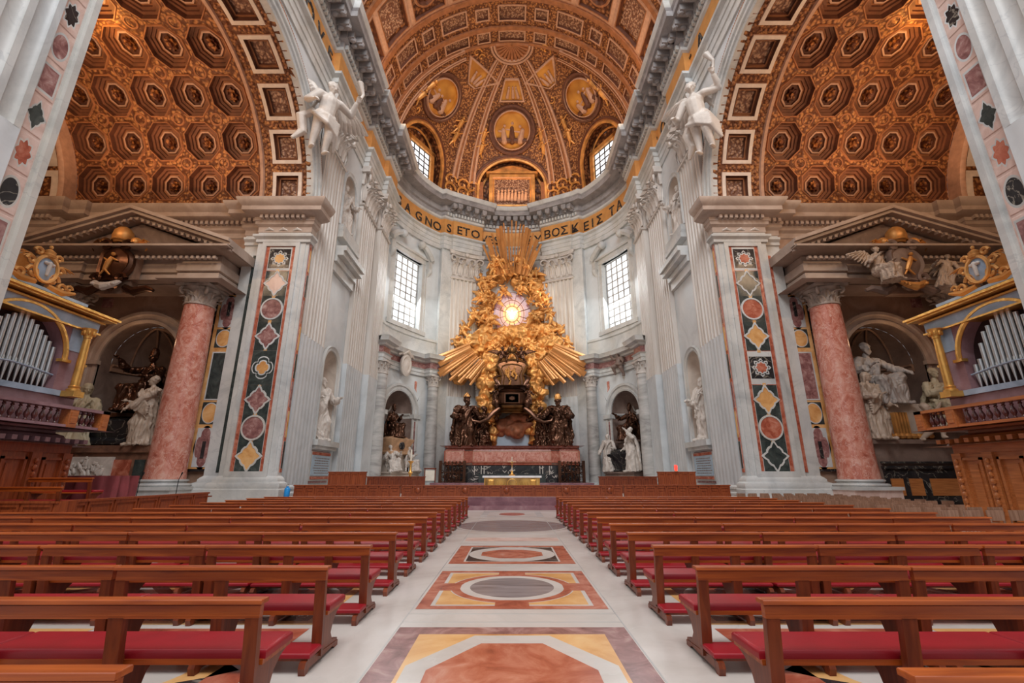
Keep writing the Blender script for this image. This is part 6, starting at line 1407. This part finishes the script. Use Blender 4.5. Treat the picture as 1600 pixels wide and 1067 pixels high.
# ---- niche statues of the choir flanks
for s in (-1, 1):
    L = 'left' if s < 0 else 'right'
    def ex(mb):
        mb.capsule((.16, -.02, 0), (.18, -.02, .2), .06, .05, 8); mb.ell((.17, -.04, .30), (.05, .05, .06), n=8)
    me = figure(4.9, rh=(-.22, -.2, .62) if s < 0 else (-.1, -.22, .6), lh=(.2, -.2, .66), hair='beard', seed=70 + s, look=(.3, -1, 0), extra=ex, fold=.018, sleeve=1.3)
    o = place(me, 'founder_statue', 'marble robed founder statue in the lower niche of the %s choir wall' % L, 'statue', M_STAT, (s * 14.45, 34.25, 4.15), 90 * -s if s > 0 else 90, 'niche statues of the choir'); o.rotation_euler.z = rad(-90 if s > 0 else 90) + rad(s * 22)
    me = figure(4.9, rh=(-.26, -.15, .7), lh=(.15, -.2, .55), hair='curls', seed=80 + s, fold=.018)
    o = place(me, 'founder_statue', 'marble robed founder statue in the upper niche of the %s choir wall' % L, 'statue', M_STAT, (s * 14.4, 34.25, 21.1), 0, 'niche statues of the choir'); o.rotation_euler.z = rad(-90 if s > 0 else 90) + rad(s * 22)
    # inscription slab under the lower niche
    sl = thing('inscription_slab', 'blue-grey inscription slab with red border below the %s niche statue' % L, 'plaque', (s * 13.9, 34.3, 1.35), 90 * -s, 'inscription slabs')
    k = MB(); k.box(-1.75, 1.75, 0, .1, 0, 2.0); k.build('backing', M_WHITE, sl); k = MB(); k.box(-1.6, 1.6, -.04, 0, .35, 1.75); slb = k.build('slab', M_INSC, sl)
    for z in (.1, 1.76):
        k = MB(); k.box(-1.6, 1.6, -.045, 0, z, z + .2)
        for i in range(8): k.box(-1.55 + i * .4, -1.2 + i * .4, -.05, -.045, z + .03, z + .17)
        k.build('red_border', M_RED, sl)
    k = MB(); random.seed(3 + s)
    for r_ in range(7):
        x = -1.35 + random.uniform(0, .3)
        while x < 1.25: w = random.uniform(.1, .32); k.box(x, x + w, -.046, -.04, .50 + r_ * .17, .56 + r_ * .17); x += w + .07
    k.build('lettering', M_DARKST, slb)
    # spandrel angel on the haunch of the great arch
    def ex2(mb, s=s):
        wing(mb, (.05, .07, .74), (.9, .5, .5), .42, .34, n=8); wing(mb, (-.05, .07, .74), (-.7, .5, .8), .40, .32, n=8)
        mb.tube([(.27, -.1, .88), (.30, -.1, 1.02), (.24, -.08, 1.18)], [.015, .02, .04], 6)
        for i in range(6): mb.tube([(-.13, .04 - .02 * i, .50 - .012 * i), (0, -.11, .47 - .02 * i), (.12, -.07, .44 - .03 * i), (.17, .03, .30 - .04 * i)], [.025, .034, .034, .02], 6)
        mb.tube([(-.1, .06, .55), (-.2, .1, .40), (-.16, .08, .2), (-.24, .1, .06)], [.04, .06, .05, .02], 7)
    me = figure(5.1, rh=(-.2, -.16, .55), lh=(.26, -.08, .88), hair='curls', seed=90 + s, extra=ex2, sleeve=1.0, look=(.2, -1, -.3), nude=True, cloak=False, lean=(0, -.02))
    o = place(me, 'winged_victory', 'white winged figure holding a palm on the haunch of the %s great arch' % L, 'statue', M_STAT, (s * 13.3, 26.2, 22.9), 0, 'winged figures on the great arches'); o.rotation_euler = (rad(14), 0, rad(-48 if s > 0 else 48)); o.scale = (1.25, 1.25, 1)
# ---- apse tombs
for s in (-1, 1):
    L = 'left' if s < 0 else 'right'; th_ = s * TB; base = ap(th_, 13.9); Mx = Matrix.Translation((base.x, base.y, 0)) @ RZ(-th_)   # local +y outward, -y to the room
    def W(x, y, z): return Mx @ Vector((x, y, z))
    t_ = thing('apse_tomb', 'marble tomb base in the %s apse recess' % L, 'monument', (base.x, base.y, .6), -th_, 'tomb bases in the apse')
    k = MB(); k.box(-2.1, 2.1, -1.6, .6, 0, 1.3); k.box(-2.2, 2.2, -1.75, .6, 1.3, 1.45)
    if s < 0: k.box(-1.5, 1.5, -.5, .9, 1.45, 3.2)
    else: k.box(-1.4, 1.6, -.2, 1.2, 1.45, 4.4); k.box(-1.7, 1.8, -.4, 1.2, 4.4, 4.6)
    k.build('base', M_TRAV if s < 0 else M_DARKST, t_)
    if s < 0:
        k = MB(); k.sweep([(0, 0), (.3, .1), (.35, .3), (.0, .45), (.1, .9), (.35, 1.4), (.42, 1.6), (.1, 1.75), (-.8, 1.9)], [(-1.3, -.6), (1.3, -.6), (1.3, .6), (-1.3, .6)], closed=True); k.box(-1.2, 1.2, -.5, .5, 0, 1.85); o = k.build('urn', plain('ochre_marble', (.62, .38, .22), .35, 0, .25), t_); o.location = (0, -.1, 3.1)
        k = MB(); k.ell((0, -.85, .95), (.42, .12, .42), n=14); o = k.build('black_oval', M_BLACK, t_); o.location = (0, -.1, 3.1)
        for q in (-1, 1):
            me = figure(3.0, 'sit', seed=100 + q, hair='short' if q < 0 else 'curls', rh=(-.22, -.2, .55), lh=(.22, -.2, .6), lean=(q * .06, 0))
            o = place(me, 'seated_statue', 'pale marble figure seated on the left apse tomb, %s side' % ('left' if q < 0 else 'right'), 'statue', M_STAT, W(q * 1.15, -1.25, 1.98), -th_, 'figures on the left apse tomb'); o.rotation_euler = (rad(-6), rad(q * 8), rad(-th_ + q * 40))
        me = figure(3.6, 'sit', seed=104, hair='tiara'); place(me, 'bronze_pope_statue', 'dark bronze seated pope above the left apse tomb', 'statue', M_BRONZE, W(-.2, .3, 5.5), -th_)
    else:
        k = MB(); k.sweep([(0, 0), (.1, .1), (-.1, .3), (.25, 1.2), (.45, 1.6), (.5, 1.75), (.2, 1.85), (.1, 2.1), (-.6, 2.4)], [(-1.0, -.6), (1.2, -.6), (1.2, .5), (-1.0, .5)], closed=True); k.box(-.9, 1.1, -.5, .4, 0, 2.2); o = k.build('black_sarcophagus', M_BLACK, t_); o.location = (0, -.7, 1.45)
        for q, H in ((-1, 4.0), (1, 4.4)):
            me = figure(H, seed=110 + q, hair='long' if q < 0 else 'curls', rh=(-.2, -.15, .5), lh=(.2, -.15, .9) if q > 0 else (.15, -.2, .6))
            o = place(me, 'allegorical_statue', 'pale marble draped figure standing %s of the black sarcophagus in the right apse recess' % ('left' if q < 0 else 'right'), 'statue', M_STAT, W(q * 1.75, -1.3, 2.05), -th_, 'figures on the right apse tomb'); o.rotation_euler.z = rad(-th_ - q * 30)
        me = figure(4.0, 'sit', seed=114, hair='tiara', rh=(-.3, -.25, .7)); place(me, 'bronze_pope_statue', 'dark bronze seated pope above the right apse tomb', 'statue', M_BRONZE, W(.1, .3, 5.2), -th_)
me = cherub(2.6, 3, True, 0); o = place(me, 'emblem_putto', 'dark carved putto emblem over the right apse arch', 'statue', M_DARKST, ap(TB, 13.3, 12.3), -TB); 
k = MB(); rows = [[(f * .8 * cos(t), y, f * 1.1 * sin(t) * (1.15 if sin(t) < 0 else 1)) for t in [2 * pi * i / 24 for i in range(24)]] for f, y in ((1, .1), (1.05, -.15), (.8, -.25), (.6, -.15), (.2, -.3))]
k.grid(rows, True); k.cap(rows[0]); k.cap(rows[-1]); k.tube([(-.7, -.1, 1.0), (0, -.2, 1.5), (.7, -.1, 1.0)], [.2, .26, .2], 8); k.tube([(-1.2, 0, .9), (-.8, -.1, 1.2), (-.4, -.1, 1.0)], [.12, .2, .12], 7); k.tube([(1.2, 0, .9), (.8, -.1, 1.2), (.4, -.1, 1.0)], [.12, .2, .12], 7)
o = k.build('stone_shield', M_STAT); o.location = ap(-TB, 13.2, 13.3); o.rotation_euler.z = rad(TB); tag(o, 'pale carved stone shield over the left apse arch', 'ornament')
# ================================================================== ORGANS AND GALLERIES
M_OBLUE = marble('pale_blue_painted_wood', [(.3, (.24, .32, .42)), (.6, (.40, .50, .62)), (.8, (.56, .64, .72))], 1.2, 3, .4)
M_OPURP = marble('mauve_painted_wood', [(.3, (.20, .10, .11)), (.6, (.34, .20, .22)), (.8, (.44, .28, .30))], 1.2, 3, .4)
M_TIN = plain('organ_tin', (.66, .70, .72), .28, .85, .08, 2)
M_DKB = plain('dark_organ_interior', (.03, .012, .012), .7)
M_BAL = plain('dark_turned_wood', (.10, .03, .028), .22, 0, .3, 6, coat=.5)
M_OGW = wood('orange_brown_gallery_wood', (.34, .10, .028), (.56, .19, .055), axis='Y')
def organ(s):
    L = 'left' if s < 0 else 'right'
    # local frame of every part: x outwards from the nave (depth), y along the wall, mirrored by s
    A = lambda: MB(s)
    g = thing('organ_gallery', 'carved brown wooden gallery with turned balusters carrying the %s organ' % L, 'gallery', (s * 15.2, 13.6, 0), 0, 'organ galleries')
    Y0, Y1 = -4.6, 2.85
    k = A(); k.box(0, 4.0, Y0, Y1 - .4, 0, 2.75); k.box(-.08, 4.05, Y0, Y1 - .35, 0, .25); k.box(-.05, 4.05, Y0, Y1 - .35, 2.45, 2.75); k.build('panelled_wall', M_WOODR if s < 0 else M_OGW, g)
    k = A()
    for a, b in ((-4.5, -2.6), (-2.0, -.1), (.35, 1.1), (1.6, 2.3)):
        for y0, y1, z0, z1 in ((a, a + .08, .4, 2.3), (b - .08, b, .4, 2.3), (a, b, 2.22, 2.3), (a, b, .4, .48)): k.box(-.08, 0, y0, y1, z0, z1)
        k.box(-.03, 0, a + .2, b - .2, .6, 2.1)
    k.build('panel_moulding', M_WOODR if s < 0 else M_OGW, g)
    for y in (-2.3, .12, 1.35, 2.4):      # carved pilaster strips with leaf drops
        k = A(); k.box(-.10, 0, y - .16, y + .16, .25, 2.45)
        for i in range(9): k.ell((-.13, y, .5 + i * .21), (.05, .07 + .03 * (i % 2), .10), n=6)
        k.build('carved_strip', M_WOODR if s < 0 else M_OGW, g)
    k = A(); pth = [(4.0, Y1), (0, Y1), (0, Y0)]
    k.sweep([(-.4, 2.7), (.05, 2.72), (.08, 2.85), (.30, 2.95), (.34, 3.05), (.5, 3.12), (.5, 3.26), (-.6, 3.26)], pth, side=-1, ends=False)
    for i in range(22): y = Y0 + .1 + i * .34; k.box(-.28, -.02, y, y + .16, 2.78, 2.92)
    k.box(0, 4.0, Y0, Y1, 3.2, 3.27); k.build('gallery_floor', M_OGW if s > 0 else M_OPURP, g)
    k = A(); k.box(-.42, -.18, Y0, Y1 + .35, 3.26, 3.36); k.box(-.46, -.12, Y0, Y1 + .38, 3.86, 3.96); k.box(-.42, 4.0, Y1 + .12, Y1 + .35, 3.26, 3.36); k.box(-.46, 4.0, Y1 + .08, Y1 + .38, 3.86, 3.96); k.build('hand_rail', M_OGW if s > 0 else M_OPURP, g)
    for y in (-3.6, 1.85, Y1 + .22): k = A(); k.box(-.45, -.13, y - .16, y + .16, 3.26, 3.92); k.box(-.47, -.11, y - .10, y + .10, 3.42, 3.78); k.build('rail_post', M_OGW, g)
    n = 0
    bal = MB(); bal.lathe([(.05, 0), (.05, .04), (.03, .07), (.075, .17), (.08, .22), (.04, .33), (.03, .38), (.055, .42), (.03, .45), (.05, .48), (.05, .5)], n=10)
    b0 = None
    ys = [(-.3, -3.3 + i * .235) for i in range(21)] + [(-.3, 2.12 + i * .2) for i in range(4)] + [(.15 + i * .26, Y1 + .23) for i in range(8)]
    for x, y in ys:
        if b0 is None: b0 = bal.build('baluster', M_BAL, g); o = b0
        else: o = b0.copy(); C.objects.link(o)
        o.location = (s * x, y, 3.36)
    # organ case
    og = thing('pipe_organ', 'blue and mauve pipe organ with gilt columns and silver pipes in the %s arch' % L, 'organ', (s * 15.35, 13.65, 3.27), 0, 'pipe organs'); Z = lambda v: v - 3.27
    hw = 2.3; AR_, az = 1.42, Z(5.55)
    k = A()     # front with arched opening
    pts = [(0, -AR_, Z(4.5))] + [(0, -AR_ * cos(pi * i / 20), az + AR_ * sin(pi * i / 20)) for i in range(21)] + [(0, AR_, Z(4.5))]
    outp = [(0, -hw, Z(4.5))] + [(0, -hw * (1 if i < 5 else (cos(pi * i / 20) / cos(pi * 5 / 20) if i < 16 else -1)) * (1 if i < 16 else 1), Z(6.95) if 4 < i < 16 else Z(4.5) + (Z(6.95) - Z(4.5)) * (min(i, 20 - i) / 5)) for i in range(21)] + [(0, hw, Z(4.5))]
    outp = [(p[0], max(-hw, min(hw, p[1])), p[2]) for p in outp]
    k.grid([pts, outp]); k.grid([pts, [(x + .5, y, z) for x, y, z in pts]])
    k.box(.02, 1.6, AR_ + .1, hw, Z(4.3), Z(6.95)); k.box(.02, 1.6, -hw, -AR_ - .1, Z(4.3), Z(6.95)); k.box(.02, 1.6, -hw, hw, 0, Z(4.5)); k.box(.5, 1.6, -hw, hw, 0, Z(6.95))
    k.build('case', M_OPURP, og)
    k = A(); k.box(-.02, .02, -hw, -AR_ - .12, Z(5.9), Z(6.95)); k.box(-.02, .02, AR_ + .12, hw, Z(5.9), Z(6.95)); k.box(-.05, .06, -hw - .03, hw + .03, Z(4.32), Z(4.5)); k.box(-.1, 1.7, -hw - .1, hw + .1, Z(6.72), Z(7.1)); k.box(.25, 1.4, -hw + .4, hw - .4, Z(7.35), Z(7.7)); k.box(.15, 1.5, -hw + .3, hw - .3, Z(7.62), Z(7.72)); k.build('blue_entablature', M_OBLUE, og)
    k = A()
    for z0, z1, d in ((6.68, 6.74, .16), (7.1, 7.16, .2), (7.22, 7.28, .42), (7.28, 7.36, .5)): k.box(-d, 1.6 + d, -hw - d, hw + d, Z(z0), Z(z1))
    k.grid([[(-.04, -r * cos(pi * i / 24), az + r * sin(pi * i / 24)) for i in range(25)] for r in (AR_ - .02, AR_ + .0)]); k.tube([(-.05, -(AR_ + .07) * cos(pi * i / 24), az + (AR_ + .07) * sin(pi * i / 24)) for i in range(25)], .08, 6)
    for q in (-1, 1): k.box(-.12, .1, q * (AR_ + .1) - .16, q * (AR_ + .1) + .16, az - .1, az); k.box(-.06, 1.65, q * hw - .05, q * hw + .05, az - .1, az - .02)
    k.build('gilt_moulding', M_GOLD, og)
    for q in (-1, 1):
        k = A(); k.lathe([(.20, 0), (.2, .08), (.15, .12), (.17, .18), (.13, .22), (.125, 1.1), (.105, 1.9), (.13, 1.93), (.12, 1.98), (.2, 2.2), (.22, 2.26)], (-.28, q * (AR_ + .45), Z(4.48)), 16); k.box(-.5, -.06, q * (AR_ + .45) - .2, q * (AR_ + .45) + .2, Z(4.30), Z(4.5))
        for i in range(8): a = pi * i / 4; k.ell((-.28 + .17 * cos(a), q * (AR_ + .45) + .17 * sin(a), Z(4.48) + 2.1), (.05, .05, .1), n=6)
        k.build('gilt_column', M_GOLD, og)
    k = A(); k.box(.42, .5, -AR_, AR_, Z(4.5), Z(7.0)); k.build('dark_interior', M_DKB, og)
    npipe = 15
    for i in range(npipe):
        t = (i + .5) / npipe * 2 - 1; y = t * (AR_ - .05)
        if s < 0: top = 6.72 - .95 * abs(t - .05) ** 1.3
        else: top = (6.75 - 1.1 * ((abs(t) - .12) * 1.0 if abs(t) > .12 else 0)) - (.55 if abs(t) > .62 else 0) + (.35 if abs(abs(t) - .72) < .06 else 0)
        lim = az + 3.27 + sqrt(max(0, AR_ ** 2 - y * y)) - .06; top = min(top, lim)
        r = .072; zb = Z(4.52); zm = Z(5.0 + .12 * cos(t * 3)); k = A(); k.lathe([(.02, zb), (r * .8, zm - .12), (r, zm), (r, Z(top))], (.22, y, 0), 12); k.box(.14, .16, y - .035, y + .035, zm + .02, zm + .16); k.build('pipe', M_TIN, og)
    k = A(); k.tube([(.13, -AR_, Z(4.98)), (.13, -.7, Z(5.08)), (.13, 0, Z(5.14)), (.13, .7, Z(5.08)), (.13, AR_, Z(4.98))], .03, 6); k.build('pipe_rail', M_OBLUE, og)
    # crest
    c = thing('organ_crest', 'carved gilt crest with oval emblem crowning the %s organ' % L, 'ornament', (s * 15.55, 13.9, 7.72), 0, 'crests on the organs')
    k = A(); random.seed(12)
    for q in (-1, 1):
        for (y, z, r, w) in ((.42, .25, .22, .07), (.55, .62, .16, .06), (.75, .1, .16, .06), (1.0, .18, .13, .05), (.38, 1.0, .14, .06)): k.tube([(0, q * (y - r * .4 + r * (1 - j / 12) * cos(j * .75)), z + r * (1 - j / 12) * sin(j * .75) + .1) for j in range(10)], [w] * 9 + [w * .5], 6)
        k.tube([(0, q * .2, .08), (0, q * .7, .02), (0, q * 1.2, .2)], [.1, .12, .05], 6)
        wing(k, (0, q * .3, .75), (0, q, .35), .55, .22, n=5)
    k.lathe([(.17, 1.02), (.2, 1.1), (.15, 1.14), (.17, 1.22), (.05, 1.32)], n=12); k.ell((0, 0, 1.4), (.06, .06, .07), n=8)
    o2 = [(-.06, .36 * cos(a), .6 + .44 * sin(a)) for a in [2 * pi * i / 24 for i in range(25)]]; k.tube(o2, .06, 6)
    k.build('gilt_carving', M_GOLDB, c)
    k = A(); k.grid([[(x, .34 * f * cos(a), .6 + .42 * f * sin(a)) for a in [2 * pi * i / 24 for i in range(24)]] for f, x in ((1, .05), (1, -.03), (.6, -.08), (.05, -.1))], True); k.build('oval_shield', M_OBLUE, c)
    k = A(); k.capsule((-.12, 0, .4), (-.13, 0, .8), .05, .07, 8); k.capsule((-.12, -.12, .78), (-.12, .12, .78), .06, .06, 8); k.build('emblem', M_STAT, c)
for s in (-1, 1): organ(s)
